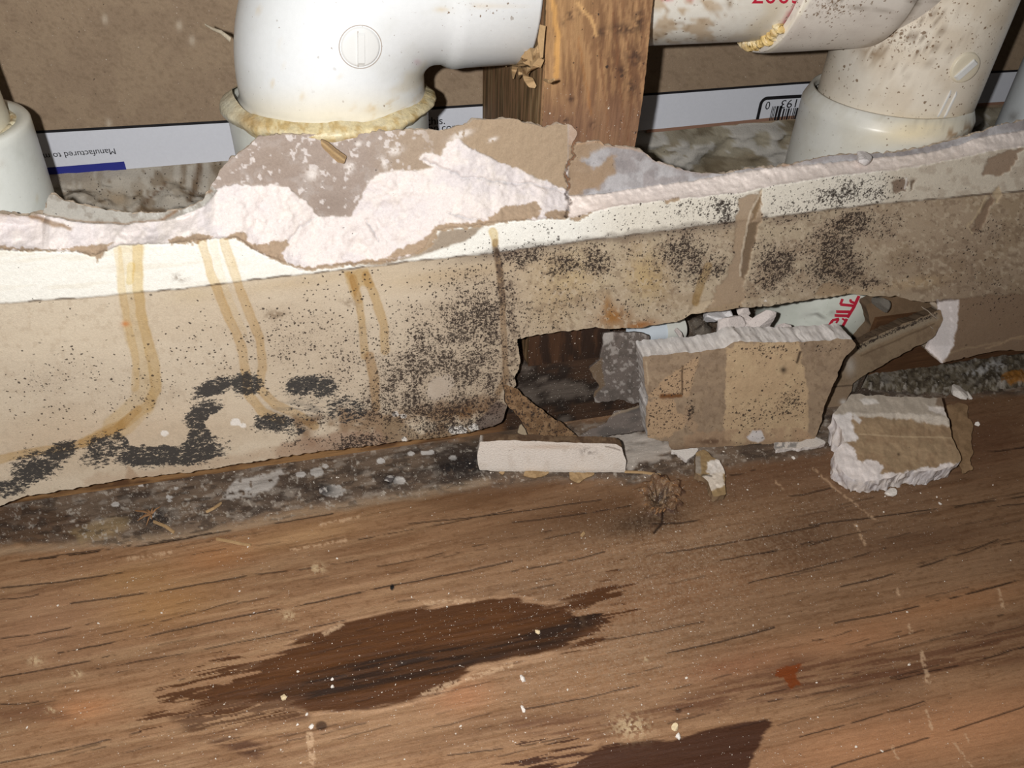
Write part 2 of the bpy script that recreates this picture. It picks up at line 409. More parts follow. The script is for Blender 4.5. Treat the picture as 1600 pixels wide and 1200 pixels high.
# ================================================================== SETTING: floor
def span(lo, a, b, hi, st, cst): return np.unique(np.round(np.concatenate([np.arange(lo, a, cst), np.arange(a, b, st), np.arange(b, hi, cst)]), 3))
GA = -11.0          # grain direction in the picture, degrees
def build_floor():
    xs = span(-900, -12, 1612, 2500, 1.6, 20); ys = span(470, 545, 1212, 1900, 1.5, 16)
    X, Y = np.meshgrid(xs, ys); p = Paint(X, Y, (146, 112, 83))
    g1 = p.noise(34, 1, 4, 9, GA); g2 = p.noise(9, 5, 4, 16, GA); g3 = p.noise(4, 8, 3, 22, GA); b1 = p.noise(120, 12, 3, 1.6, GA)
    p.mix(sm(.42, .66, g1), (121, 90, 65), .5)
    p.mix(sm(.5, .7, b1) * sm(600, 1000, p.X), (114, 86, 64), .5)
    p.mix(sm(300, 1500, p.X - .4 * (p.Y - 900)) * sm(1150, 850, p.Y), (126, 99, 76), .55)
    p.mul(sm(.44, .70, g2), (.90, .87, .84)); p.mul(sm(.56, .70, g3), (.84, .80, .76)); p.mul(sm(.60, .72, p.noise(3.2, 18, 3, 3, GA)), (.80, .76, .72))
    p.mix(sm(.52, .36, g2) * sm(1000, 300, p.X), (164, 134, 102), .3)
    for x, y, rx, ry, c, k in ((250, 945, 90, 34, (156, 114, 68), .6), (200, 905, 70, 20, (154, 116, 72), .5), (340, 870, 60, 20, (160, 108, 66), .5), (130, 1110, 60, 20, (176, 116, 74), .5),
                               (480, 835, 90, 18, (178, 140, 98), .4), (720, 1090, 50, 24, (172, 112, 76), .5), (620, 770, 170, 20, (104, 72, 42), .6), (780, 770, 130, 24, (88, 56, 30), .75),
                               (930, 800, 160, 34, (84, 56, 34), .8), (1010, 815, 70, 20, (58, 42, 30), .85), (1250, 840, 80, 40, (84, 58, 40), .7), (1210, 740, 110, 40, (96, 66, 48), .6),
                               (1540, 690, 90, 60, (94, 62, 44), .7), (1420, 850, 150, 20, (82, 54, 36), .6), (1150, 1040, 90, 22, (122, 74, 50), .5), (1380, 1160, 200, 50, (172, 122, 86), .6),
                               (1560, 1130, 130, 50, (176, 126, 90), .6), (1500, 940, 130, 20, (160, 110, 72), .45), (1050, 930, 170, 40, (128, 90, 62), .5), (1330, 1000, 120, 25, (158, 108, 74), .45),
                               (640, 1130, 90, 40, (152, 118, 88), .5), (930, 1060, 90, 24, (140, 104, 74), .5), (60, 980, 120, 60, (160, 122, 94), .5), (870, 745, 120, 8, (120, 96, 76), .6)):
        p.mix(p.blob(x, y, rx, ry, GA), c, k)
    # dark water stains soaked along the grain
    S1 = [(240, 1112), (300, 1084), (400, 1040), (470, 998), (540, 970), (620, 954), (720, 940), (795, 932), (850, 946), (905, 938), (955, 922), (966, 932), (905, 962), (918, 988),
          (872, 1016), (800, 1032), (740, 1044), (690, 1080), (640, 1098), (560, 1112), (480, 1110), (400, 1098)]
    k = dict(sc=6, seed=70, st=9, ang=GA)
    fr = p.noise(4.5, 31, 3, 16, GA)
    d1 = p.sd(S1, 9, **k); end = np.maximum(sm(560, 300, p.X), sm(850, 930, p.X))
    m1 = np.maximum(sm(3, -3, d1 + end * 150 * (fr - .52)) * sm(59, 50, d1), 0); p.mix(m1, (74, 43, 20), .96)
    p.mix(sm(10, -8, p.sd([(400, 1086), (500, 1050), (620, 1018), (760, 1000), (880, 966), (955, 940), (940, 966), (880, 1002), (800, 1024), (700, 1050), (600, 1072), (500, 1094)], 8, **k)) * m1, (38, 23, 14), .92)
    p.mix(sm(.60, .42, fr) * sm(-6, -26, d1) * m1, (98, 60, 28), .35)
    edge = sm(-4, 2, d1) * sm(9, 3, d1); p.mix(edge * (1 - end), (196, 158, 124), .35)
    S1b = [(270, 1120), (380, 1075), (470, 1055), (480, 1125), (400, 1130), (300, 1150)]
    p.mix(sm(14, -10, p.sd(S1b, 10, **k)) * sm(.5, .56, fr), (78, 50, 32), .8)
    S2 = [(780, 1230), (830, 1186), (900, 1176), (960, 1160), (1050, 1156), (1120, 1136), (1196, 1122), (1206, 1130), (1186, 1160), (1172, 1185), (1160, 1230)]
    d2 = p.sd(S2, 8, **k); p.mix(sm(3, -3, d2 + sm(1000, 820, p.X) * 120 * (fr - .5)) * sm(59, 50, d2), (58, 30, 16), .95)
    S3 = [(330, 1160), (360, 1145), (420, 1170), (400, 1185)]; p.mix(sm(8, -6, p.sd(S3, 6, **k)) * sm(.45, .6, fr), (72, 44, 30), .8)
    S4 = [(800, 1128), (960, 1118), (1100, 1080), (1240, 1030), (1440, 1012), (1600, 968), (1640, 955), (1640, 1020), (1500, 1048), (1380, 1075), (1230, 1090), (1060, 1120), (940, 1150), (800, 1140)]
    p.mix(sm(16, -14, p.sd(S4, 10, **k)) * (.35 + .65 * sm(.44, .54, fr)), (88, 54, 36), .75)
    S5 = [(0, 1110), (60, 1100), (120, 1118), (60, 1128), (0, 1130)]; p.mix(sm(10, -10, p.sd(S5, 8, **k)), (104, 70, 48), .7)
    p.mix(p.poly([(1210, 1045), (1235, 1040), (1254, 1036), (1244, 1052), (1252, 1070), (1236, 1076), (1226, 1062), (1210, 1055)], 6, 2, sc=6), (112, 52, 14), .95)
    for x, y, r in ((502, 1134, 9), (1060, 1110, 5)): p.mix(sm(r + 2, r - 2, np.hypot(p.X - x, (p.Y - y) * 1.2)), (58, 38, 26), .85)
    # grime band where the old baseboard stood
    band = [(-60, 900), (-20, 830), (0, 790), (60, 770), (480, 710), (770, 680), (1100, 640), (1700, 540), (1700, 618), (1600, 612), (1480, 618), (1280, 706), (1000, 752), (860, 748), (740, 760), (640, 775), (560, 786), (470, 800), (330, 832), (180, 850), (60, 842), (0, 850)]
    bm_ = sm(10, -10, p.sd(band, 10, sc=10, seed=75, st=5, ang=-9)); dk = p.noise(16, 40, 4, 3, -9)
    p.mix(bm_, (112, 96, 82), .9); p.mix(bm_ * sm(.48, .66, dk), (74, 62, 54), .75); p.mix(bm_ * sm(.56, .70, p.noise(9, 44, 4, 2, -9)), (150, 138, 126), .6); p.mix(bm_ * p.blob(760, 712, 70, 26, -9), (52, 44, 40), .8); p.add('black', bm_ * p.blob(740, 722, 50, 18, -9) * .6)
    p.mix(sm(5, -3, p.sd([(-20, 800), (40, 790), (140, 812), (120, 850), (0, 846)], 8)), (84, 62, 46), .7)
    p.mix(p.stroke([(0, 862), (180, 848), (330, 832), (470, 802), (570, 786), (700, 765), (760, 752)], 12, 5, 3, sc=20), (158, 136, 112), .55)
    p.mix(p.poly([(110, 830), (180, 805), (205, 812), (190, 830), (130, 850)], 8, 6), (146, 124, 92), .7)
    p.add('dust', bm_ * .3); p.mix(bm_ * sm(.68, .72, p.noise(5, 140, 3)), (176, 166, 154), .7); p.mix(bm_ * sm(.60, .68, p.noise(7, 150, 3, 3, -9)), (56, 46, 40), .6); p.add('dust', .05 + .10 * sm(.4, .7, b1) + .35 * p.blob(1050, 870, 260, 110, -10) + .2 * p.blob(950, 1090, 200, 60, -10))
    # plaster left on the floor
    pl = p.poly([(870, 690), (940, 672), (1000, 665), (1046, 690), (1050, 716), (1000, 722), (990, 738), (960, 700)], 8, 4); p.mix(pl * sm(.3, .5, dk + .1), (196, 186, 176), .75)
    p.mix(p.poly([(345, 780), (365, 752), (400, 745), (438, 736), (444, 742), (420, 765), (392, 775), (360, 781)], 6, 2) * sm(.28, .4, p.noise(8, 3, 3)), (184, 176, 168), .9)
    p.mix(p.poly([(610, 640), (760, 655), (860, 668), (900, 690), (760, 700), (740, 690)], 6, 3), (70, 58, 48), .6)
    for x, y, r in ((180, 788, 5), (264, 776, 4), (470, 742, 6), (495, 738, 9), (508, 728, 4), (595, 720, 5), (642, 709, 4), (662, 708, 4), (672, 707, 5), (708, 716, 5), (265, 782, 3), (275, 762, 3), (220, 758, 3), (522, 768, 13), (624, 752, 8), (388, 764, 4)):
        p.mix(p.spot(x, y, r * 1.3, r * .8), (196, 190, 184), 1.0 if r < 9 else .8)
    for x, y, rx, ry in ((508, 765, 16, 12), (608, 752, 12, 10), (700, 732, 22, 12), (735, 728, 26, 18), (240, 808, 34, 18)):
        p.mix(p.blob(x, y, rx, ry) * sm(.35, .5, p.noise(5, 61, 3) + .1), (36, 32, 32), .95)
    p.add('dust', p.blob(240, 808, 60, 30) * .8)
    # splintered drill hole
    hx, hy = 1032, 774; th = np.arctan2((p.Y - hy) * 1.15, p.X - hx); rr = np.hypot(p.X - hx, (p.Y - hy) * 1.15)
    spik = 4 * np.sin(th * 5 + 1) + 4 * np.sin(th * 11) + 10 * (p.noise(5, 80, 3) - .5)
    hm = sm(33, 26, rr + spik); p.mix(hm, (110, 82, 60), .9); p.mix(sm(22, 8, rr + 20 * (p.noise(4, 81, 3) - .5)), (52, 37, 28), .9); p.mix(hm * sm(.52, .6, p.noise(3.4, 83, 3)), (150, 124, 96), .6); p.add('dust', hm * .8)
    p.mix(sm(2, -1, np.abs(rr + spik - 33) - 2) * sm(-.9, .1, np.cos(th)), (52, 26, 16), .8)
    p.mix((p.blob(1060, 880, 260, 90, -12) + .8 * p.blob(960, 1040, 160, 60, -12)) * sm(.42, .62, p.noise(2.6, 210, 3)) * (1 - m1), (156, 132, 108), .38)
    ck = np.zeros(p.n)
    C = [(60, 872, 520, 802, 2), (0, 918, 190, 894, 2.2), (110, 942, 400, 897, 2), (400, 897, 560, 875, 1.6), (0, 936, 60, 928, 1.2), (0, 997, 150, 972, 1.6), (90, 1020, 370, 963, 2.2), (370, 963, 620, 912, 2.4), (620, 912, 800, 876, 1.8),
         (0, 1058, 180, 1022, 2), (150, 1045, 540, 968, 1.3), (0, 1192, 220, 1143, 1.8), (160, 992, 370, 938, 1.2), (590, 884, 700, 862, 1.2), (0, 1100, 60, 1096, 1.1), (560, 842, 800, 795, 1.3), (180, 858, 330, 832, 2.2), (30, 876, 180, 856, 1.8),
         (640, 818, 940, 780, 1.3), (800, 892, 945, 862, 1.6), (1040, 864, 1280, 820, 1.8), (1265, 820, 1640, 768, 1.8), (1125, 875, 1270, 845, 1.5), (1170, 910, 1385, 855, 1.5), (1315, 916, 1480, 872, 2.2), (1480, 872, 1560, 842, 1.8), (1540, 856, 1640, 834, 2),
         (1305, 972, 1440, 945, 2), (1440, 945, 1640, 892, 2.6), (1042, 1020, 1210, 980, 2.2), (1250, 1150, 1445, 1095, 1.8), (1300, 1198, 1640, 1090, 2), (800, 816, 985, 790, 1.4), (1020, 818, 1095, 812, 2), (1210, 778, 1300, 762, 1.6), (1270, 1000, 1330, 985, 1.2),
         (1400, 1062, 1640, 1000, 1.6), (1560, 962, 1640, 940, 1.6), (820, 1108, 1000, 1070, 1.3), (940, 1000, 1100, 970, 1.0), (1540, 706, 1640, 690, 2), (1140, 742, 1180, 734, 2), (1560, 790, 1640, 778, 1.4), (1200, 1095, 1330, 1070, 1.2), (700, 1180, 900, 1150, 1.4), (1190, 864, 1300, 842, 1.2)]
    dash = p.noise(7, 90, 3, 5, GA)
    for x0, y0, x1, y1, wd in C:
        pts = [(x0 + (x1 - x0) * t, y0 + (y1 - y0) * t + random.uniform(-.5, .5) + 2.0 * math.sin(t * 3.1)) for t in np.linspace(0, 1, 9)]
        ck = np.maximum(ck, p.stroke(pts, wd * .75 + .5, .8, .8, sc=10, seed=91) * sm(.36, .46, dash + .04))
    rr_ = random.Random(4)
    for i in range(110):
        x0 = rr_.uniform(0, 1560); y0 = rr_.uniform(820, 1190) - .08 * (x0 - 800) * (x0 > 800); L_ = rr_.uniform(30, 130); sl = -.16 - .00020 * (y0 - 800) - .00004 * x0
        pts = [(x0 + L_ * t, y0 + L_ * t * sl + rr_.uniform(-.8, .8)) for t in np.linspace(0, 1, 5)]
        ck = np.maximum(ck, p.stroke(pts, rr_.uniform(1.2, 2.0), .9, 1.0, sc=10, seed=91) * sm(.36, .5, dash) * rr_.uniform(.35, .8))
    ck = np.maximum(ck, p.stroke([(1036, 800), (1034, 818), (1022, 832)], 3, 1, 1))
    p.mix(ck, (36, 23, 16), .95)
    # pale scratches, straw flecks
    for pts, wd in (([(1270, 730), (1310, 768), (1340, 790), (1368, 812)], 3), ([(1336, 818), (1352, 850)], 4), ([(1212, 752), (1224, 764)], 3), ([(1440, 1020), (1450, 1064)], 7), ([(1490, 1160), (1520, 1200)], 3), ([(1448, 1110), (1456, 1140)], 4), ([(1395, 1165), (1402, 1185)], 3), ([(1420, 978), (1424, 988)], 6), ([(1508, 1148), (1514, 1160)], 3), ([(1560, 920), (1568, 950)], 5), ([(1402, 920), (1404, 930)], 4),
                   ([(455, 860), (540, 844)], 4), ([(505, 990), (535, 976)], 7), ([(484, 1148), (488, 1190)], 10), ([(660, 1084), (720, 1064), (800, 1038)], 8), ([(665, 942), (740, 938)], 6), ([(500, 820), (560, 808)], 4), ([(200, 874), (270, 862)], 5)):
        p.mix(p.stroke(pts, wd, 1.6, 3, sc=5, seed=93) * sm(.35, .5, p.noise(4, 95, 3)), (196, 164, 132), .6)
    for x, y, r in ((495, 888, 8), (450, 962, 7), (1010, 1030, 4), (985, 1135, 18), (55, 1032, 7), (80, 1110, 5), (120, 1053, 5)): p.mix(p.blob(x, y, r * 1.6, r) * sm(.4, .55, p.noise(4, 97, 3)), (200, 176, 140), .7)
    p.mix(sm(6, 4, np.hypot((p.X - 612.5) * 1.5, p.Y - 917)), (14, 12, 14), 1)
    dz = -.00045 * ck + .0007 * (g2 - .5) * 1.0 + .0003 * (g3 - .5) - .004 * sm(22, 4, rr + spik * .5) + .0012 * sm(38, 30, rr + spik) * sm(20, 28, rr + spik) + .0015 * bm_ * (dk - .5)
    V = on_plane(p.X, p.Y, (0, 0, 0), (0, 0, 1)); V[:, 2] += dz
    o = link('floor', mesh_np('floor', V, quads_of(*X.shape), p), M_FLOOR); tag(o, 'weathered plywood floor with dark water stains and grain cracks', kind='structure')
    for i in range(15):          # raised splinters round the hole
        a = random.uniform(0, 2 * math.pi); r0 = random.uniform(24, 29); r1 = r0 + random.uniform(3, 6)
        q0 = PZ(hx + r0 * math.cos(a), hy + r0 * math.sin(a) * .87, .0004); q1 = PZ(hx + r1 * math.cos(a + .15), hy + r1 * math.sin(a + .15) * .87, .0016)
        ribbon('splinter', [q0, (q0 + q1) / 2 + [0, 0, .0006], q1], [.0011, .0008, .0002], M_SPL, o)
    return o
M_SPL = plain('rust_brown_splinter', (140, 104, 72), .8, .3)
FLOOR = build_floor()

# ================================================================== SETTING: front drywall, broken open
DW = 0.0127
TOPL = [(-520, 330), (-60, 338), (0, 335), (40, 337), (66, 334), (78, 302), (100, 313), (140, 323), (190, 331), (240, 333), (290, 326), (318, 312), (330, 292), (345, 265), (358, 249), (376, 238), (395, 222), (402, 214), (440, 211),
        (500, 210), (540, 212), (600, 205), (660, 203), (700, 203), (745, 187), (800, 185), (820, 191), (850, 200), (870, 193), (893, 195), (902, 208), (896, 222), (891, 232)]
TOPR = [(899, 224), (935, 220), (945, 227), (985, 231), (1008, 238), (1020, 250), (1060, 263), (1100, 272), (1130, 271), (1170, 263), (1200, 262), (1240, 256), (1290, 244), (1400, 238), (1450, 229), (1510, 214), (1560, 196), (1600, 188), (1700, 176), (2300, 120)]
HOLE = [(2300, 470), (1640, 540), (1600, 549), (1570, 546), (1530, 554), (1480, 565), (1470, 568), (1444, 543), (1456, 520), (1463, 500), (1464, 471), (1440, 472), (1420, 468), (1400, 463), (1365, 463), (1345, 461), (1330, 459), (1260, 469), (1200, 478), (1160, 481),
        (1100, 488), (1078, 492), (1062, 501), (1000, 512), (945, 514), (930, 511), (870, 519), (830, 525), (808, 531), (811, 548), (813, 572), (803, 590), (806, 603), (796, 612), (790, 640), (784, 660)]
BOT = [(750, 672), (695, 682), (564, 698), (485, 707), (380, 724), (300, 737), (192, 749), (129, 761), (33, 777), (0, 791), (-60, 800), (-520, 870)]
GLOW = [(-520, 440), (-60, 392), (0, 390), (80, 392), (120, 393), (150, 399), (162, 393), (185, 384), (270, 379), (370, 370), (384, 380), (400, 393), (440, 408), (470, 421), (520, 415), (560, 411), (608, 408), (640, 400), (662, 388), (672, 371), (682, 358),
        (740, 352), (790, 345), (830, 344), (890, 341), (905, 338), (960, 322), (1060, 310), (1165, 300), (1190, 293), (1300, 275), (1400, 265), (1440, 258), (1510, 245), (1540, 236), (1600, 228), (2300, 150)]
GUPR = [(890, 306), (940, 303), (1000, 293), (1080, 283), (1150, 270), (1200, 263), (1300, 254), (1400, 244), (1450, 238), (1500, 226), (1530, 214), (1600, 204), (2300, 136)]
BPAP = [(322, 302), (345, 262), (395, 214), (440, 205), (540, 205), (660, 196), (745, 180), (840, 180), (895, 188), (910, 205), (893, 228), (884, 270), (886, 297), (860, 285), (830, 272), (790, 257), (740, 234), (715, 216), (700, 222), (690, 242), (664, 238), (655, 248), (676, 262),
        (640, 268), (592, 268), (575, 285), (562, 312), (548, 338), (497, 338), (478, 315), (450, 292), (430, 287), (405, 292), (370, 287), (345, 291)]
LIP = [(66, 336), (78, 298), (100, 308), (140, 318), (190, 326), (240, 328), (290, 322), (318, 308), (332, 290), (340, 298), (320, 322), (270, 342), (190, 351), (120, 346)]
PAINTLINE = [(-520, 530), (0, 475), (130, 465), (280, 452), (400, 437), (560, 419), (640, 409), (720, 401), (780, 395), (880, 381), (1000, 366), (1160, 345), (1370, 319), (1600, 299), (2300, 236)]
def build_wall():
    xs = span(-520, -12, 1612, 2200, 1.6, 20); ys = np.arange(120, 880, 1.6)
    X, Y = np.meshgrid(xs, ys); p = Paint(X, Y, (203, 189, 168))
    n1 = p.noise(60, 1, 4, 3, -8); n2 = p.noise(14, 5, 4); n3 = p.noise(5, 8, 3); n4 = p.noise(28, 14, 4, 1.5, -8)
    out = TOPL + TOPR + HOLE + BOT
    osd = p.sd(out, 2.6, sc=6); inside = osd < 0
    fx = lambda a, b: sm(a, b, p.X)
    # unpainted paper: cream at the left, duller and browner to the right
    p.mix(sm(.42, .66, n1), (188, 171, 148), .5); p.mix(fx(520, 900), (184, 167, 144), .85); p.mix(fx(1080, 1500), (172, 152, 130), .8)
    p.mix(sm(.5, .7, n4) * fx(700, 1000), (160, 140, 114), .6); p.mix(sm(.58, .4, n4) * fx(750, 950) * (1 - fx(1300, 1500)), (186, 172, 146), .5)
    p.mix(p.blob(100, 520, 160, 40, -8), (210, 196, 174), .5); p.mix(p.blob(150, 680, 220, 40, -8), (198, 176, 150), .5)
    for x, y, rx, ry, c, k in ((890, 430, 50, 40, (190, 164, 112), .5), (1010, 430, 30, 40, (190, 160, 100), .6), (860, 480, 40, 40, (176, 150, 108), .4), (960, 495, 24, 14, (150, 98, 34), .9), (1000, 508, 26, 6, (150, 92, 28), .9), (950, 478, 8, 20, (150, 104, 44), .8),
                               (1440, 440, 50, 8, (198, 172, 136), .7), (1500, 420, 70, 50, (152, 130, 108), .5), (1560, 500, 60, 50, (150, 128, 106), .5), (1340, 455, 60, 8, (184, 160, 130), .6), (1290, 410, 8, 14, (118, 94, 48), .7), (300, 458, 40, 14, (190, 172, 140), .5), (700, 430, 120, 14, (182, 158, 122), .5), (470, 440, 120, 12, (184, 162, 128), .5)):
        p.mix(p.blob(x, y, rx, ry, -8), c, k)
    # white painted band above the old baseboard line
    low = np.interp(p.X, *zip(*PAINTLINE)) + 3 * (p.noise(22, 20, 3) - .5) - p.Y          # > 0 : above the line
    glow = np.interp(p.X, *zip(*GLOW))
    wh = sm(-.8, .8, low); p.mix(wh, (238, 236, 228), .97); p.mix(wh * sm(.5, .7, p.noise(8, 160, 3, 10, -6)) * sm(480, 250, p.X), (228, 222, 208), .6)
    p.mix(wh * fx(1365, 1400), (190, 178, 162), .85); p.mix(wh * fx(880, 1000), (216, 206, 188), .6)
    p.mix(wh * fx(1360, 1420) * sm(.5, .65, n2), (164, 146, 128), .4); p.mix(sm(.60, .66, p.noise(7, 170, 4)) * fx(760, 860) * (1 - wh), (128, 108, 88), .5); p.mix(sm(.61, .67, p.noise(6, 180, 4)) * fx(760, 860) * (1 - wh), (206, 190, 166), .5); p.mix(sm(.6, .66, p.noise(9, 190, 4)) * sm(620, 460, p.X) * (1 - wh), (188, 172, 150), .5)
    seam = sm(2.4, .8, np.abs(low - .5)) * (.35 + .65 * sm(.38, .55, p.noise(18, 22, 3))); p.mix(seam, (86, 68, 52), .75 )
    p.mix(sm(0, -2, low) * sm(-16, -3, low) * fx(600, 800) * sm(1330, 1200, p.X) * sm(.35, .6, n4 + .1), (112, 98, 84), .6)
    p.mix(p.poly([(550, 416), (600, 408), (640, 400), (668, 386), (690, 360), (760, 352), (735, 372), (680, 392), (640, 405), (600, 414)], 3, 2), (140, 120, 98), .85)
    p.mix(p.poly([(720, 400), (780, 386), (860, 376), (960, 364), (1060, 352), (1200, 332), (1200, 342), (1060, 362), (960, 376), (880, 384), (780, 400)], 6, 3), (104, 92, 82), .45)
    # brown inner-paper tears beside the gypsum
    TEAR = [[(150, 402), (120, 393), (90, 390), (180, 378), (168, 388), (160, 400), (152, 412)], [(262, 374), (310, 366), (338, 372), (300, 382), (265, 381)], [(350, 372), (370, 362), (388, 366), (386, 378), (404, 382), (450, 374), (452, 384), (440, 396), (452, 410), (476, 418), (540, 410), (600, 405), (640, 398), (600, 412), (540, 416), (480, 424), (448, 412), (412, 398), (384, 384), (370, 372)],
            [(600, 404), (624, 388), (664, 374), (680, 352), (760, 344), (786, 322), (838, 316), (845, 326), (838, 340), (800, 346), (760, 354), (684, 362), (676, 384), (650, 398)], [(850, 330), (888, 328), (890, 340), (852, 344)], [(0, 386), (80, 389), (100, 393), (0, 391)], [(890, 342), (920, 330), (924, 334), (900, 346)], [(1040, 312), (1060, 306), (1062, 314), (1040, 318)]]
    # gypsum zone depth
    dlow = np.abs(p.sd([(-520, 440)] + GLOW[1:], 3, closed=False, far=220, sc=8))
    above = sm(1.2, -1.2, p.Y - glow - 5 * (p.noise(7, 24, 3) - .5))
    bsd = p.sd(BPAP, 5, sc=9); bp = sm(1.5, -1.5, bsd)
    lip = sm(1, -1, p.sd(LIP, 2))
    gupr = np.interp(p.X, *zip(*GUPR)) + 4 * (p.noise(8, 26, 3) - .5)
    rgt = fx(886, 890)
    up_r = sm(1, -1, p.Y - gupr) * rgt
    topl = np.interp(p.X, *zip(*[q for q in TOPL if q[0] < 400]))
    d2l = np.maximum(np.minimum(np.abs(p.Y - topl - 14) + 400 * fx(345, 360), np.maximum(bsd, 0) + 1), 1)
    tl = dlow / (dlow + d2l); tr = np.clip((glow - p.Y) / np.maximum(glow - gupr, 6), 0, 1)
    t = tl * (1 - rgt) + tr * rgt
    gl = p.noise(46, 28, 4); gm = p.noise(12, 30, 4)
    dep = above * (.0006 + .0098 * t ** .85 + (.0022 * (gl - .5) * 2 * np.sin(np.pi * np.clip(t, 0, 1)) + .0012 * (gm - .5)) * (1 - rgt) + rgt * .0016 * (gm - .5))
    dep += above * (1 - rgt) * .0014 * sm(-1, 1, 3 * np.sin((p.X + .6 * p.Y) / 30.0) * (gl - .35))
    back = np.clip(bp * (1 - rgt) + up_r, 0, 1)
    dep = dep * (1 - back) + back * (.0116 + .0008 * (n2 - .5)); dep = dep * (1 - lip) + lip * .0118
    gyp = above * (1 - back) * (1 - lip)
    p.mix(gyp, (224, 214, 210), 1); p.mix(gyp * sm(.45, .65, gl), (212, 204, 204), .7); p.mix(gyp * sm(.5, .7, n2), (232, 222, 214), .5); p.mix(gyp * rgt, (243, 230, 222), .9)
    for pts in ([(660, 250), (690, 262), (720, 276), (790, 286), (840, 288), (880, 300)], [(700, 332), (740, 344), (760, 346)], [(575, 345), (590, 380)], [(452, 380), (470, 352), (490, 342)], [(890, 300), (888, 330)]):
        p.mix(p.stroke(pts, 2, 1.2, 5) * gyp, (170, 168, 170), .7); dep += .0008 * p.stroke(pts, 4, 2, 5) * gyp
    for T in TEAR: p.mix(p.poly(T, 5, 1.2, sc=7) * (1 - lip), (160, 136, 110), .92); dep += .0004 * p.poly(T, 5, 1.2, sc=7) * (1 - above)
    bc = back * (1 - rgt)
    p.mix(bc, (164, 146, 128), 1); p.mix(bc * sm(640, 560, p.X), (158, 144, 136), .8); p.mix(bc * sm(.52, .7, n2) * sm(640, 560, p.X), (176, 166, 160), .5); p.mix(bc * p.blob(430, 250, 40, 30), (150, 134, 122), .6); p.mix(bc * fx(660, 760), (168, 146, 120), .7)
    p.mix(bc * p.blob(520, 320, 30, 22), (146, 132, 122), .8)
    p.mix(bc * sm(.64, .7, p.noise(9, 33, 3)) * sm(700, 620, p.X), (212, 204, 200), .8)
    for x, y, rx, ry in ((618, 236, 11, 6), (487, 272, 10, 10), (545, 262, 8, 8), (560, 225, 6, 4), (770, 218, 7, 3), (720, 212, 16, 4), (720, 208, 12, 3), (600, 255, 4, 10)): p.mix(bc * p.blob(x, y, rx, ry, -20) * sm(.3, .45, n3), (222, 214, 208), 1)
    br = up_r; p.mix(br, (156, 150, 150), 1); p.mix(br * sm(.48, .62, p.noise(26, 35, 4)), (182, 180, 182), .7); p.mix(br * sm(.5, .66, p.noise(16, 37, 3)), (128, 122, 122), .4)
    p.mix(br * p.poly([(880, 225), (935, 218), (950, 226), (906, 250), (930, 262), (960, 240), (962, 268), (940, 290), (890, 310), (880, 300)], 7, 4, sc=9), (156, 132, 106), .9)
    p.mix(br * sm(3.5, 1.5, p.Y - np.interp(p.X, *zip(*TOPR))) * sm(1180, 900, p.X), (184, 150, 118), .6); p.mix(br * p.blob(1215, 258, 30, 6), (186, 150, 118), .8)
    p.mix(lip, (168, 164, 156), 1); p.mix(lip * sm(.5, .68, n2), (136, 128, 118), .7); p.mix(lip * sm(.6, .72, n3) * sm(160, 260, p.X), (206, 204, 200), .6); p.mix(lip * p.stroke([(70, 338), (120, 346), (190, 351), (250, 345), (330, 298)], 5, 2, 2), (126, 98, 72), .8)
    p.mix(gyp * p.stroke([(40, 337), (62, 342), (80, 350), (110, 356)], 7, 3, 4), (150, 124, 98), .85)
    p.mix(p.stroke([(-20, 336), (40, 338), (70, 343), (100, 352)], 3, 1.5, 2), (140, 112, 84), .6)
    gn = np.clip(1 - above, 0, 1)
    # torn patches at the right
    P1 = [(1156, 309), (1190, 298), (1190, 345), (1176, 390), (1164, 440), (1162, 472), (1108, 480), (1118, 452), (1134, 432), (1146, 400), (1150, 345)]
    for T, c in ((P1, (166, 144, 120)), ([(1170, 350), (1188, 344), (1174, 395), (1164, 440), (1158, 425), (1160, 390)], (112, 94, 74)), ([(1192, 294), (1186, 330), (1172, 350), (1178, 318)], (134, 112, 86)),
                 ([(1394, 284), (1412, 278), (1420, 284), (1416, 300), (1394, 302)], (128, 108, 92)), ([(1422, 282), (1432, 280), (1420, 300)], (112, 94, 78)), ([(1534, 272), (1542, 248), (1560, 240), (1604, 228), (1590, 244), (1576, 270), (1560, 276)], (150, 128, 108)),
                 ([(1524, 345), (1548, 300), (1552, 316), (1530, 362), (1516, 362)], (140, 118, 98)), ([(1552, 300), (1560, 290), (1566, 304), (1556, 318)], (196, 176, 146)), ([(1486, 470), (1520, 462), (1620, 460), (1620, 560), (1470, 572), (1486, 540)], (146, 122, 100)),
                 ([(1270, 460), (1290, 440), (1330, 448), (1330, 462)], (166, 142, 114)), ([(1110, 480), (1160, 470), (1160, 486), (1090, 492)], (160, 138, 112)), ([(1060, 500), (1092, 472), (1116, 468), (1100, 486), (1066, 500)], (194, 176, 150)), ([(806, 535), (860, 520), (858, 528), (836, 540), (818, 548)], (152, 134, 110))):
        m_ = p.poly(T, 5, 1.2, sc=8) * gn; p.mix(m_, c, .92); dep += .00035 * m_
    for pts, c in (([(1190, 300), (1180, 316), (1174, 330), (1168, 350), (1162, 380), (1158, 400), (1156, 430)], (222, 208, 186)), ([(1540, 308), (1524, 340), (1512, 355), (1518, 364)], (206, 186, 154)), ([(1412, 296), (1416, 278)], (222, 216, 210)), ([(1470, 560), (1500, 545), (1560, 535), (1600, 528)], (172, 148, 120)), ([(1540, 545), (1580, 530), (1600, 524)], (182, 156, 126))):
        p.mix(p.stroke(pts, 2.4, 1, 3) * gn, c, .85)
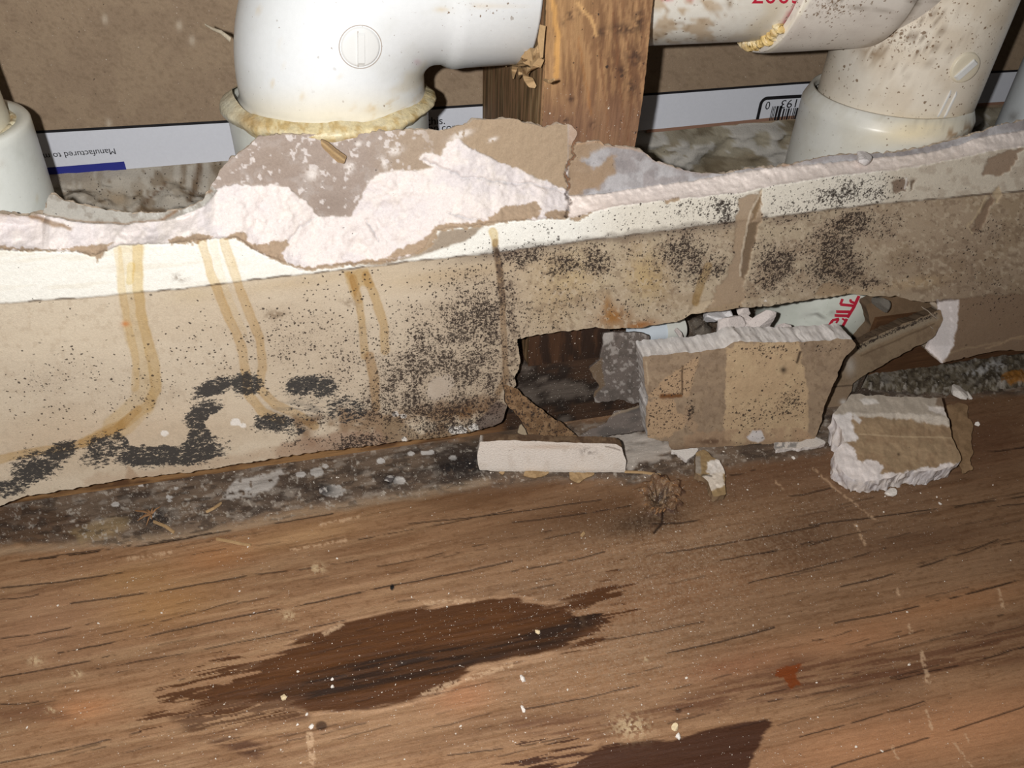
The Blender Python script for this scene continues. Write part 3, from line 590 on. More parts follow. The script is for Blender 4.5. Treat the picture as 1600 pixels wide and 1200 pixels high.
    # drips
    drip = lambda pts, wd, f, k=1.0, soft=1.8: (p.mul(p.stroke(pts, wd * .92, soft, 3, sc=26, seed=120) * k * .75 * dn * gn, f), p.mul(np.clip(p.stroke(pts, wd, soft, 3, sc=26, seed=120) - p.stroke(pts, wd - 4, soft, 3, sc=26, seed=120), 0, 1) * .4 * gn, f))
    tea = (.80, .66, .40)
    dn = .7 + .6 * p.noise(18, 130, 3, 3, 80)
    D1 = [(205, 385), (204, 450), (212, 510), (228, 560), (232, 605), (222, 632), (180, 668)]
    drip(D1, 42, (.90, .82, .64)); drip([(184, 390), (190, 450), (200, 505), (213, 560), (212, 606)], 12, (.93, .84, .66)); drip([(204, 415), (203, 440)], 12, (.95, .86, .6))
    drip([(214, 385), (215, 450), (226, 510), (240, 565), (243, 608), (232, 634), (190, 664), (130, 692)], 17, (.86, .74, .5), .9); drip([(216, 640), (180, 672), (120, 695), (60, 706), (-20, 722)], 13, (.8, .67, .44), .9)
    p.mix(p.blob(196, 506, 6, 4), (196, 120, 60), .8)
    drip([(316, 378), (330, 430), (354, 490), (376, 540), (386, 590), (388, 618), (412, 645), (440, 655)], 15, (.84, .7, .47)); drip([(350, 374), (364, 420), (385, 480), (406, 530), (411, 570), (406, 608), (430, 632), (470, 650), (490, 664)], 15, (.84, .7, .47)); drip([(333, 376), (350, 450), (380, 520)], 12, (.97, .93, .84))
    p.mul(p.poly([(536, 424), (574, 420), (584, 445), (578, 452), (566, 446), (560, 452), (552, 470), (545, 455)], 3, 2) * gn, (.86, .75, .54)); drip([(545, 428), (552, 446), (560, 470)], 10, (.86, .74, .52)); drip([(551, 434), (557, 460), (566, 500), (571, 556)], 13, (.8, .66, .42)); drip([(572, 430), (585, 465), (601, 510), (601, 548)], 14, (.8, .66, .42)); drip([(578, 556), (584, 590), (588, 636)], 15, (.62, .46, .27))
    drip([(770, 362), (774, 380)], 12, (.78, .62, .3)); drip([(774, 378), (782, 425), (785, 480), (788, 545), (790, 590), (778, 615)], 10, (.42, .30, .17)); p.mix(p.stroke([(776, 392), (784, 440), (786, 470)], 9, 2, 3) * sm(.35, .55, n3), (66, 50, 40), .85)
    drip([(1108, 415), (1096, 442), (1088, 470)], 13, (.66, .52, .26)); p.mix(p.stroke([(798, 440), (800, 500), (802, 560), (796, 600)], 10, 4, 4) * sm(.4, .6, n3), (84, 70, 58), .7)
    # damp brown foot
    ft = p.poly([(455, 655), (520, 640), (600, 645), (690, 630), (790, 615), (790, 680), (690, 700), (560, 710), (470, 700)], 10, 8)
    p.mix(ft * sm(.3, .55, n4), (120, 88, 56), .75); p.mix(p.blob(730, 640, 46, 20, -10) * sm(.35, .55, n3), (104, 68, 28), .85)
    p.mix(p.poly([(440, 690), (540, 672), (640, 680), (650, 690), (560, 706), (480, 712), (430, 716)], 8, 5), (150, 122, 102), .75); p.mix(p.poly([(598, 655), (620, 652), (660, 680), (780, 662), (760, 680), (640, 696), (600, 690)], 6, 3), (140, 120, 96), .75)
    p.mix(p.poly([(128, 748), (150, 742), (230, 735), (470, 690), (480, 708), (300, 738), (130, 762)], 8, 6), (176, 152, 128), .5); p.mix(p.poly([(196, 750), (200, 728), (214, 740), (218, 750)], 4, 3), (160, 132, 106), .6)
    p.mix(p.poly([(742, 660), (775, 628), (792, 636), (786, 664), (744, 672)], 4, 2), (98, 84, 80), .8)
    # pale rubbed patches and plaster dots
    for x, y, rx, ry in ((686, 606, 18, 16), (700, 596, 8, 10)): p.mix(p.spot(x, y, rx * 1.2, ry * 1.1, -40), (204, 192, 176), .9)
    for x, y, r in ((257, 677, 6), (368, 660, 8), (380, 665, 5), (618, 647, 6), (630, 650, 5), (720, 672, 9), (740, 668, 8), (632, 686, 4), (708, 672, 8), (1196, 470, 2)): p.mix(p.spot(x, y, r, r * .75), (228, 222, 214), 1)
    for x, y in ((435, 490), (280, 434), (424, 494), (546, 474)): p.mix(p.blob(x, y, 12, 6, 10) * sm(.3, .6, n3), (120, 100, 78), .7)
    # mould: counted spots and soot-black growth
    mq = 1.15
    for x, y, rx, ry, k in ((700, 580, 130, 75, .9), (745, 520, 80, 100, .8), (690, 640, 110, 30, .95), (640, 620, 90, 40, .9), (760, 450, 60, 60, .55), (660, 520, 70, 50, .6), (560, 560, 120, 70, .45), (460, 530, 110, 60, .42), (540, 470, 60, 50, .26), (340, 560, 120, 60, .26), (80, 590, 90, 40, .30), (220, 610, 90, 50, .30), (100, 640, 90, 30, .22), (480, 660, 60, 20, .5), (600, 640, 60, 40, .8), (780, 560, 30, 60, .7),
                               (820, 400, 50, 22, .9), (880, 410, 40, 24, .9), (930, 408, 34, 26, .9), (850, 355, 50, 20, .3), (910, 350, 30, 20, .35), (990, 395, 60, 30, .45), (1000, 335, 70, 24, .36), (1070, 395, 60, 40, .8), (1100, 420, 60, 26, .85), (1130, 330, 40, 30, .75), (1060, 330, 40, 20, .5), (1040, 415, 40, 14, .6),
                               (1215, 410, 40, 40, .8), (1200, 440, 40, 24, .8), (1300, 390, 46, 34, .95), (1330, 350, 40, 24, .95), (1320, 300, 50, 26, .85), (1250, 330, 60, 30, .55), (1220, 320, 30, 30, .5), (1325, 425, 30, 22, .95), (1280, 420, 46, 30, .75), (1370, 300, 40, 24, .6), (1380, 355, 30, 24, .6), (1420, 410, 40, 26, .35), (1360, 440, 20, 10, .9),
                               (860, 480, 90, 60, .42), (1000, 470, 90, 40, .34), (820, 500, 40, 60, .5), (1180, 450, 60, 30, .25), (1480, 400, 90, 50, .16), (1550, 365, 34, 20, .45), (1520, 400, 30, 30, .35), (1540, 440, 40, 20, .4), (1450, 300, 60, 30, .08), (560, 690, 60, 16, .9), (690, 665, 80, 20, .95), (480, 690, 50, 14, .5), (1560, 460, 50, 30, .3)):
        p.add('mold', p.blob(x, y, rx * mq, ry * mq, -8) * (.35 + 1.3 * p.noise(16, 40, 4)), k)
    p.add('mold', .05)
    p.a['mold'] = np.minimum(p.a['mold'], .82)
    p.mix(p.a['mold'] * (1 - wh), (146, 127, 110), .55 * sm(665, 620, p.Y))
    p.cut('mold', p.poly(P1, 3, 2)); p.cut('mold', above); p.cut('mold', p.blob(686, 606, 20, 18, -40)); p.cut('mold', wh * sm(760, 640, p.X))
    hal = np.maximum(p.poly([(190, 676), (225, 655), (270, 655), (292, 672), (285, 690), (240, 697), (205, 692)], 7, 4, sc=16), p.poly([(320, 660), (345, 640), (385, 640), (396, 660), (375, 680), (330, 680)], 7, 4, sc=16))
    for x, y, rx, ry, k, a in ((195, 690, 20, 20, .9, 0), (240, 712, 60, 17, 1, -4), (310, 695, 32, 26, .95, -20), (320, 650, 30, 22, 1, -30), (335, 605, 34, 13, 1, -20), (385, 600, 24, 18, 1, 0), (160, 700, 30, 22, .9, 0), (95, 705, 30, 14, 1, -20), (55, 735, 36, 18, 1, -20), (60, 725, 46, 24, .8, -10), (15, 762, 30, 14, .9, -10), (330, 670, 26, 24, .8, -30), (300, 710, 50, 16, 1, -8), (215, 700, 34, 22, .9, 0), (500, 640, 60, 26, .6, 0), (400, 610, 50, 10, .6, 10), (150, 715, 30, 16, .8, 0), (160, 668, 14, 8, .4, -10),
                               (425, 660, 34, 14, .95, 0), (460, 672, 20, 10, .8, 0), (350, 688, 30, 8, .6, -10), (475, 602, 30, 15, 1, -10), (505, 605, 24, 16, .95, 0), (540, 640, 34, 22, .8, 0), (450, 640, 50, 10, .45, 5), (730, 488, 26, 12, .55, -10), (700, 515, 24, 16, .5, -30), (660, 630, 40, 16, .35, 0), (150, 640, 12, 4, .4, 0), (520, 660, 30, 10, .5, 0), (330, 720, 20, 5, .35, 0), (690, 670, 60, 14, .35, 0), (800, 545, 10, 30, .45, 0), (1290, 395, 20, 14, .25, 0), (1320, 425, 18, 12, .35, 0), (830, 400, 40, 14, .3, 0)):
        p.add('black', np.minimum(1, 1.35 * p.blob(x, y, rx * 1.3, ry * 1.3, a)), k)
    p.cut('black', hal); p.cut('mold', hal * .6); p.cut('black', above)
    p.mix(p.blob(470, 640, 50, 14, 5) * sm(.4, .6, p.noise(4, 70, 3, 8, 8)), (96, 92, 88), .6)
    # white broken edge of the hanging shard
    SH = [(1464, 470), (1500, 467), (1496, 500), (1490, 540), (1472, 568), (1444, 543), (1456, 520), (1463, 500)]
    sh = p.poly(SH, 4, 1.2, sc=8); p.mix(sh, (222, 214, 212), .95); p.cut('mold', sh)
    rb = np.interp(p.Y, [460, 500, 540, 570], [1500, 1496, 1490, 1474]); dep += sm(1, -1, p.sd(SH, 2)) * np.clip((rb - p.X) / 38, 0, 1) * .010
    dep += -.0003 * wh * (1 - above) + .0005 * (n1 - .5) + .00012 * (n3 - .5)
    ckw = p.stroke([(900, 222), (893, 236), (897, 246), (886, 260), (883, 276), (889, 290), (884, 304), (890, 320), (886, 342)], 2.6, 1.2, 6, sc=9, seed=77)
    p.mix(ckw, (64, 52, 44), .85); dep += .003 * ckw
    q = quads_of(*X.shape); q = q[inside[q].all(1)]
    xs_, ys_ = snap(X, Y, osd, q)
    V = on_plane(xs_, ys_, (0, 0, 0), (0, -1, 0), 0.0)
    V = CAM + (V - CAM) * ((DIST + dep) / DIST)[:, None]
    def skirt(A):
        B = A.copy(); B[:, 1] = np.maximum(B[:, 1] + .0008, DW); return B
    def sp(s):
        s.col[:] = lin(176, 160, 142); s.col *= (.75 + .5 * s.noise(6, 3, 3))[:, None]; s.a['mold'] *= .5
    o = relief('wall_front', V, p, q, M_PAPER, None, skirt, sp, 3, .0005)
    return tag(o, 'broken drywall with torn paper, bare gypsum, brown drips and black mould', kind='structure')
WALL = build_wall()

# ================================================================== SETTING: back of the opposite wall panel
BY = 0.112
def build_back():
    xs = span(-700, -10, 1612, 2400, 4, 30); ys = np.arange(-500, 300, 4)
    X, Y = np.meshgrid(xs, ys); p = Paint(X, Y, (150, 130, 108)); p.mix(sm(.45, .6, p.noise(40, 2, 4)), (140, 120, 100), .6)
    p.mul(sm(.6, .72, p.noise(4, 3, 2)), (.86, .85, .84)); p.add('dust', .05)
    for x, y in ((164, 30), (280, 40), (300, 63), (170, 193)): p.mix(p.blob(x, y, 4, 7), (190, 176, 158), .8)
    V = on_plane(p.X, p.Y, (0, BY, 0), (0, -1, 0)); keep = (V[:, 2] > .1035) & (V[:, 2] < .6)
    q = quads_of(*X.shape); q = q[keep[q].all(1)]
    o = relief('wall_back', V, p, q, M_PAPER, None, lambda A: A + np.array([0, .0127, 0]), None, 1)
    tag(o, 'brown paper back of the drywall panel across the cavity', kind='structure')
    W = lambda X_, Z_, off: (X_, BY - off, Z_)
    # end tape following the measured line
    tx = np.linspace(-.26, .50, 160); zt = np.interp(tx, [-.115, -.037, .168, .25], [.1212, .1210, .1224, .1238]); zb = np.interp(tx, [-.113, -.039, .173, .25], [.1022, .1034, .1046, .1070])
    def strip(name, x0, x1, f0, f1, off, mat, par, nseg=40):
        xx = np.linspace(x0, x1, nseg); a = np.interp(xx, tx, zb); b = np.interp(xx, tx, zt)
        lo_, hi_ = (f0(a, b), f1(a, b)); V = [W(x, z, off) for x, z in zip(xx, lo_)] + [W(x, z, off) for x, z in zip(xx, hi_)]
        V += [W(x, z, off - .00025) for x, z in zip(xx, lo_)] + [W(x, z, off - .00025) for x, z in zip(xx, hi_)]
        n = nseg; F = []
        for i in range(n - 1):
            F += [(i, i + 1, n + i + 1, n + i), (n + i, n + i + 1, 3 * n + i + 1, 3 * n + i), (2 * n + i, 2 * n + i + 1, i + 1, i)]
        return flat(name, V, F, mat, par)
    tp = strip('end_tape', -.26, .50, lambda a, b: a, lambda a, b: b, .0004, M_TAPE, o, 120)
    strip('black_line', -.26, .50, lambda a, b: b - .0001, lambda a, b: b + .0010, .00055, M_BLACK, tp, 120)
    e = PY(196, 258, BY)[0]
    strip('blue_stripe', -.16, e, lambda a, b: a - .0001, lambda a, b: a + .0036, .00055, M_BLUE, tp)
    strip('brown_edge', PY(1010, 200, BY)[0], .5, lambda a, b: a - .0015, lambda a, b: a + .0001, .0005, plain('brown_edge_paper', (140, 106, 88), .9), tp)
    def letters(name, s, A, B, par, flip=False, hscale=1.0):
        """baseline from A to B in the picture; flip = printed upside down"""
        V2, T = text_geo(s); a = PY(*A, BY); b = PY(*B, BY); ex = b - a; ex[1] = 0; Lx = np.linalg.norm(ex); ex /= Lx; ez = np.cross(ex, (0, 1, 0)); ez = ez if not flip else ez
        P3 = [a + ex * v[0] * Lx + ez * v[1] * Lx * hscale + np.array([0, -.0007, 0]) for v in V2]
        return flat(name, P3, T, M_BLACK, par)
    letters('lettering', 'Manufactured to meet', (179, 231), (47, 241), tp, True, 1.0)
    letters('lettering', 'this.', (667, 194.5), (695, 193), tp)
    letters('lettering', 'usbo.com', (655, 205.5), (717, 202.5), tp)
    letters('lettering', '0', (1203.5, 158), (1196.5, 158.6), tp, True)
    letters('lettering', '193', (1245, 154.2), (1221, 156.2), tp, True, .85)
    # barcode box
    def q4(name, pts, off):
        return flat(name, [PY(x, y, BY) + np.array([0, -off, 0]) for x, y in pts], [tuple(range(len(pts)))], M_BLACK, tp)
    Pz = lambda X_, Z_: np.array([X_, BY - .0007, Z_])
    c0 = PY(1181, 186, BY); c1 = PY(1190, 155, BY); zt0 = PY(1200, 150, BY)[2]; wl = .0018
    x0 = c0[0] - .0004; V = []; R_ = .004
    th = np.linspace(math.pi, math.pi / 2, 9)
    outer = [(x0, c0[2])] + [(x0 + R_ + R_ * math.cos(t), zt0 - R_ + R_ * math.sin(t)) for t in th] + [(x0 + .05, zt0)]
    inner = [(x0 + wl, c0[2])] + [(x0 + R_ + (R_ - wl) * math.cos(t), zt0 - R_ + (R_ - wl) * math.sin(t)) for t in th] + [(x0 + .05, zt0 - wl)]
    V = [Pz(*q) for q in outer + inner]; n = len(outer)
    flat('barcode_border', V, [(i, i + 1, n + i + 1, n + i) for i in range(n - 1)], M_BLACK, tp)
    bt = PY(1210, 166.5, BY)[2]; bs = PY(1202, 188, BY)[2]; xb = PY(1201, 186, BY)[0]; u = .00042; xx = xb; bars = bpy.data.meshes.new('barcode'); V = []; F = []
    for i, (wd, gap) in enumerate([(1, 1), (1, 1), (1, 1.4), (3, 1), (4, 2.2), (2.4, 1.8), (1.2, 1.4), (2.6, 1.5), (1.2, 2.4), (1.2, 1), (1.4, .8), (2.6, 1), (1, 2), (3, 1), (1, 1), (2, 1)]):
        h_ = bt + (.0004 if i < 5 else -.0012); k = len(V)
        V += [Pz(xx, bs), Pz(xx + wd * u, bs), Pz(xx + wd * u, h_), Pz(xx, h_)]; F.append((k, k + 1, k + 2, k + 3)); xx += (wd + gap) * u
    bars.from_pydata([tuple(v) for v in V], [], F); tag(link('barcode', bars, M_BLACK, tp), kind=None)
    # lower strip with squeezed-out joint compound
    xs = np.arange(-700, 2300, 5.0); ys = np.arange(150, 620, 3.0); X, Y = np.meshgrid(xs, ys); p = Paint(X, Y, (176, 168, 156))
    a = p.noise(26, 11, 5, 1.8, -6); b = p.noise(52, 15, 5, 2.0, -5)
    lf = sm(600, 450, p.X)
    p.mix(1 - lf, (146, 138, 120), .9); p.mix(sm(.48, .54, b) * (1 - lf), (128, 116, 96), .8); p.mix(sm(.56, .60, a) * (1 - lf), (182, 178, 172), .8); p.mix(sm(.44, .38, a) * (1 - lf), (92, 80, 62), .7)
    p.mix(sm(.48, .58, p.noise(20, 18, 4)) * lf, (150, 138, 122), .7); p.mix(sm(.6, .68, p.noise(16, 22, 4)) * lf, (116, 98, 76), .7)
    p.mix(p.blob(190, 298, 22, 12), (150, 130, 104), .8); p.mix(p.poly([(190, 325), (230, 305), (265, 312), (240, 328)], 5, 2), (118, 98, 76), .9); p.mix(p.stroke([(312, 258), (306, 285), (298, 300)], 11, 3, 4), (104, 82, 60), .85)
    p.mix(p.stroke([(230, 300), (245, 286), (262, 275)], 4, 2, 4), (96, 70, 50), .8); p.add('mold', lf * .12)
    V = on_plane(p.X, p.Y, (0, BY + .001, 0), (0, -1, 0)); V[:, 1] -= .014 * sm(.104, .099, V[:, 2]) * (.2 + 1.5 * np.clip(b - .3, 0, 1) + 1.0 * (a - .5)) 
    keep = (V[:, 2] < .1052) & (V[:, 2] > .03); q = quads_of(*X.shape); q = q[keep[q].all(1)]
    j = relief('joint_compound', V, p, q, M_GYP, o)
    return o
BACK = build_back()

# ================================================================== framing timber
def face_grid(o, u, v, su, sv, stp=.0012):
    nu = max(2, int(su / stp) + 1); nv = max(2, int(sv / stp) + 1)
    U, V = np.meshgrid(np.linspace(0, su, nu), np.linspace(0, sv, nv))
    P = np.array(o) + U[..., None] * np.array(u) + V[..., None] * np.array(v)
    return P.reshape(-1, 3), U.ravel(), V.ravel(), quads_of(nv, nu)
def merge(parts):
    V = []; Q = []; n = 0; pas = []
    for v, q, p in parts: V.append(v); Q.append(q + n); n += len(v); pas.append(p)
    p = pas[0].take(np.arange(pas[0].n))
    p.X = np.concatenate([a.X for a in pas]); p.Y = np.concatenate([a.Y for a in pas]); p.col = np.concatenate([a.col for a in pas]); p.n = len(p.X)
    p.a = {k: np.concatenate([a.a[k] for a in pas]) for k in p.a}
    return np.concatenate(V), np.concatenate(Q), p
def cyl_z_axis(px, py, r, yc):       # height of a horizontal tube whose lower outline passes this pixel
    v = rays(np.float64(px), np.float64(py)); return CAM[2] + v[2] / v[1] * (DIST + yc) + r * math.hypot(v[1], v[2]) / v[1]
def cyl_x_axis(px, py, r, yc, side):  # x of an upright tube whose right (+1) or left (-1) outline passes this pixel
    v = rays(np.float64(px), np.float64(py)); return v[0] / v[1] * (DIST + yc) - side * r * math.hypot(v[0], v[1]) / v[1]
YC = .050
RH, RP = .0340, .0300
ZH = cyl_z_axis(1100, 68, RP, YC)
SX0, SX1 = .0802, .1180
def build_stud():
    t = thing('wall_stud', 'split orange-brown wooden stud between the elbow and the red-marked pipe', 'wood stud', (.099, .06, .0382))
    z0, z1 = .0382, .34; y0, y1 = .0131, .1115; parts = []
    def fr(o, u, v, su, sv, kind, stp=.001):
        V, U, W, q = face_grid(o, u, v, su, sv, stp); p = Paint(U * 4000, W * 4000, (146, 112, 82)); zz = V[:, 2]
        if kind == 'front':
            x, y = proj(V); p.X, p.Y = x, y
            g = p.noise(5, 3, 4, 14, 88); g2 = p.noise(16, 6, 4, 5, 88)
            p.mix(sm(.45, .6, g), (120, 86, 60), .7); p.mix(sm(.5, .68, g2), (108, 77, 56), .8); p.mix(sm(.58, .40, g), (170, 132, 92), .5)
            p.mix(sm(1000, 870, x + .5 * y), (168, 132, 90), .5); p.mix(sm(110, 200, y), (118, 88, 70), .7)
            for pts, wd, c in (([(905, 5), (925, 28), (932, 55)], 6, (206, 164, 112)), ([(866, 0), (872, 60), (868, 120)], 8, (206, 156, 92)), ([(905, 60), (912, 120), (922, 180)], 3, (150, 104, 64)), ([(960, 20), (965, 120), (975, 200)], 2, (110, 72, 48)), ([(935, 70), (945, 160), (950, 220)], 2, (116, 78, 52)), ([(980, 60), (985, 150), (980, 220)], 2.5, (104, 68, 46))):
                p.mix(p.stroke(pts, wd, 1.5, 3), c, .7)
            for bx, by, rx, ry in ((894, 24, 6, 8), (884, 34, 5, 6), (905, 20, 4, 4), (890, 155, 5, 4), (925, 196, 5, 6), (880, 188, 8, 5), (975, 45, 22, 8), (990, 90, 14, 14), (970, 110, 10, 6), (985, 135, 8, 12), (940, 50, 6, 6), (1000, 30, 8, 16)):
                p.mix(p.blob(bx, by, rx, ry) * sm(.38, .5, p.noise(5, 12, 3)), (66, 48, 40), .9)
            p.add('mold', .08 * sm(.45, .6, g2)); p.add('dust', .12 * sm(100, 200, y))
            rot = sm(.105, .085, zz + .02 * (p.noise(20, 15, 3) - .5)); p.mix(rot, (66, 44, 30), .92); p.mix(rot * sm(.45, .6, g2), (40, 30, 25), .8); p.add('dust', rot * .12)
        else:
            g = p.noise(6, 21, 4, 16, 90); p.mix(sm(.4, .6, g), (112, 90, 60), .9); p.mix(sm(.55, .7, g), (84, 66, 44), .8); p.mix(sm(.66, .72, p.noise(2.5, 25, 2, 40, 90)), (168, 146, 108), .5)
            k = np.hypot(V[:, 1] - YC, V[:, 2] - ZH)
            q = q[(k[q] > .0312).all(1)]
        parts.append((V, q, p))
    fr((SX0, y0, z0), (1, 0, 0), (0, 0, 1), SX1 - SX0, z1 - z0, 'front', .0007)
    fr((SX0, y1, z0), (0, -1, 0), (0, 0, 1), y1 - y0, z1 - z0, 'side')
    fr((SX1, y0, z0), (0, 1, 0), (0, 0, 1), y1 - y0, z1 - z0, 'side')
    fr((SX1, y1, z0), (-1, 0, 0), (0, 0, 1), SX1 - SX0, z1 - z0, 'side', .004)
    V, Q, p = merge(parts)
    V[:, 0] += .0012 * (np.sin(V[:, 2] * 90) * .4 + np.random.default_rng(3).normal(size=len(V)) * .05) * (V[:, 1] < .014)
    link('post', mesh_np('post', V, Q, p, False), M_WOOD, t)
    S = lambda x, y, d=.0: on_plane(np.float64(x), np.float64(y), (SX0 - .0012 - d, 0, 0), (-1, 0, 0))
    for pts, wd in (([(843, 84), (828, 86), (812, 88), (800, 91), (791, 97), (790, 103)], [.003, .005, .0055, .005, .003, .001]), ([(838, 96), (826, 98), (815, 95), (806, 98), (803, 110), (802, 122)], [.002, .003, .0035, .003, .002, .0005]),
                    ([(846, 92), (838, 104), (826, 112), (814, 108)], [.002, .003, .003, .001]), ([(819, 112), (824, 122), (830, 131), (837, 136)], [.002, .0032, .003, .001]), ([(843, 70), (836, 84), (834, 92)], [.001, .0016, .0008]), ([(846, 60), (842, 80), (838, 98)], [.001, .0018, .0008]),
                    ([(811, 103), (814, 115), (810, 122)], [.001, .002, .0006]), ([(848, 40), (845, 62), (846, 90)], [.002, .0022, .001]), ([(838, 76), (826, 84), (815, 87)], [.0008, .0012, .0006]), ([(849, 124), (858, 128), (866, 124)], [.0006, .0012, .0005])):
        P = np.array([S(x, y, .0012 * math.sin(i * 1.3) + .0014) for i, (x, y) in enumerate(pts)])
        k = np.linspace(0, 1, 14); P = np.stack([np.interp(k, np.linspace(0, 1, len(pts)), P[:, i]) for i in range(3)], -1); wd = np.interp(k, np.linspace(0, 1, len(wd)), wd)
        ribbon('splinter', P, wd, M_STRAW, t, .00025)
    # raw broken bit of the hole edge
    for i in range(14):
        a = -1.75 + i * .09; q0 = np.array([SX0 - .0004, YC - .0352 * math.cos(a + 1.2), ZH + .0352 * math.sin(a - .2)])
    return t
build_stud()
def build_plate():
    parts = []
    def fr(o, u, v, su, sv, stp):
        V, U, W, q = face_grid(o, u, v, su, sv, stp); x, y = proj(V); p = Paint(x, y, (112, 80, 54))
        g = p.noise(5, 31, 4, 14, -9); g2 = p.noise(24, 35, 4, 2, -9)
        p.mix(sm(.42, .6, g), (84, 58, 38), .8); p.mix(sm(.66, .42, g) * sm(780, 700, x), (150, 114, 76), .85)
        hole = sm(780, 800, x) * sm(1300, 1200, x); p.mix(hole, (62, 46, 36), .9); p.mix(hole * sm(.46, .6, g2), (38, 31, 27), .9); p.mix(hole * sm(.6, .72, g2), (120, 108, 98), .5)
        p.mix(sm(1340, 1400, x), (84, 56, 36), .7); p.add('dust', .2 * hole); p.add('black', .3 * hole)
        parts.append((V, q, p))
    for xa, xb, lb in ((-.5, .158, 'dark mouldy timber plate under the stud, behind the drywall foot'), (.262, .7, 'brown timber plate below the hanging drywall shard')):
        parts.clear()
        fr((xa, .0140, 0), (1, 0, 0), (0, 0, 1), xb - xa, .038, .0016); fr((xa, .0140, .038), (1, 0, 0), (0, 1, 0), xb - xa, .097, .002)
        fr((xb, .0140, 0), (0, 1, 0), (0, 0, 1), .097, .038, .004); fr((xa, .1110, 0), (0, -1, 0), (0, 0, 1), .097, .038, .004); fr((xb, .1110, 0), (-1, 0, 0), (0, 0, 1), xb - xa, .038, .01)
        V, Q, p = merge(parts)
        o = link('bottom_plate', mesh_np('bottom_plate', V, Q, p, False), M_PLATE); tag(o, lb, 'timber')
build_plate()

# ================================================================== pipework
def bvh(o):
    me = o.data; return BVHTree.FromPolygons([v.co for v in me.vertices], [p.vertices[:] for p in me.polygons])
def stamp(name, verts, faces, tree, mat, parent, off=.0003, offs=None):
    """lay a flat shape (picture outline) onto a real surface, raised a little"""
    V = []
    for i, (x, y) in enumerate(verts):
        d = Vector(rays(np.float64(x), np.float64(y))).normalized(); h, nrm, *_ = tree.ray_cast(Vector(CAM), d)
        if h is None: h, nrm, *_ = tree.find_nearest(Vector(CAM) + d * .33)
        if nrm.dot(d) > 0: nrm = -nrm
        V.append(h + nrm * (offs[i] if offs is not None else off))
    return flat(name, V, faces, mat, parent)
def disc_stamp(name, c, rx, ry, ang, tree, mat, parent, h=.0005):
    rr = [0, .3, .6, .84, .9, .95, 1.0]; hh = [h, h, h, h, h * .9, h * .1, -h * .3]; n = 32; v = []; offs = []; F = []
    ca, sa = math.cos(ang), math.sin(ang)
    for r, o_ in zip(rr, hh):
        for k in range(n):
            a = 2 * math.pi * k / n; x, y = rx * r * math.cos(a), ry * r * math.sin(a); v.append((c[0] + x * ca - y * sa, c[1] + x * sa + y * ca)); offs.append(o_)
    for i in range(len(rr) - 1):
        for k in range(n): F.append((i * n + k, i * n + (k + 1) % n, (i + 1) * n + (k + 1) % n, (i + 1) * n + k))
    o = stamp(name, v, F, tree, mat, parent, offs=offs)
    for p in o.data.polygons: p.use_smooth = True
    return o
def bar_stamp(name, a, b, wd, tree, mat, parent, h=.001):
    a = np.array(a, float); b = np.array(b, float); d = (b - a) / np.linalg.norm(b - a); s = np.array([-d[1], d[0]]) * wd / 2; n = 8; v = []; offs = []; F = []
    for i in range(n + 1):
        c = a + (b - a) * i / n
        for k, o_ in ((-1.25, -.0001), (-1, h), (1, h), (1.25, -.0001)): v.append(tuple(c + s * k)); offs.append(o_ if 0 < i < n else 0)
    for i in range(n):
        for j in range(3): F.append((i * 4 + j, i * 4 + j + 1, i * 4 + 5 + j, i * 4 + 4 + j))
    return stamp(name, v, F, tree, mat, parent, offs=offs)
def lumpy_ring(name, c, R, tube, a0, a1, zjit, mat, parent, seed, axis='z', col=(206, 180, 128)):
    r = np.random.default_rng(seed); n = 140; th = np.linspace(a0, a1, n); k = 14
    f = np.interp(np.linspace(0, 1, n), np.linspace(0, 1, 28), r.random(28)); f2 = np.interp(np.linspace(0, 1, n), np.linspace(0, 1, 40), r.random(40))
    C = np.stack([R * np.cos(th), R * np.sin(th), (f2 - .5) * zjit], -1); T = np.stack([-np.sin(th), np.cos(th), 0 * th], -1)
    rad = tube * (.45 + .9 * f); rad[0] = rad[-1] = tube * .05
    V, Q = sweep(C, T, rad, 14, up=(0, 0, 1.0)); V += r.normal(size=V.shape) * tube * .07
    if axis == 'x': V = V[:, [2, 0, 1]]
    V = V + np.array(c)
    def pt(p):
        p.mix(sm(.45, .6, p.noise(12, seed, 3)), (226, 212, 178), .8); p.mix(sm(.56, .68, p.noise(9, seed + 4, 3)), (168, 132, 74), .7)
    return obj(name, V, Q, pt, col, M_GLUE, parent)
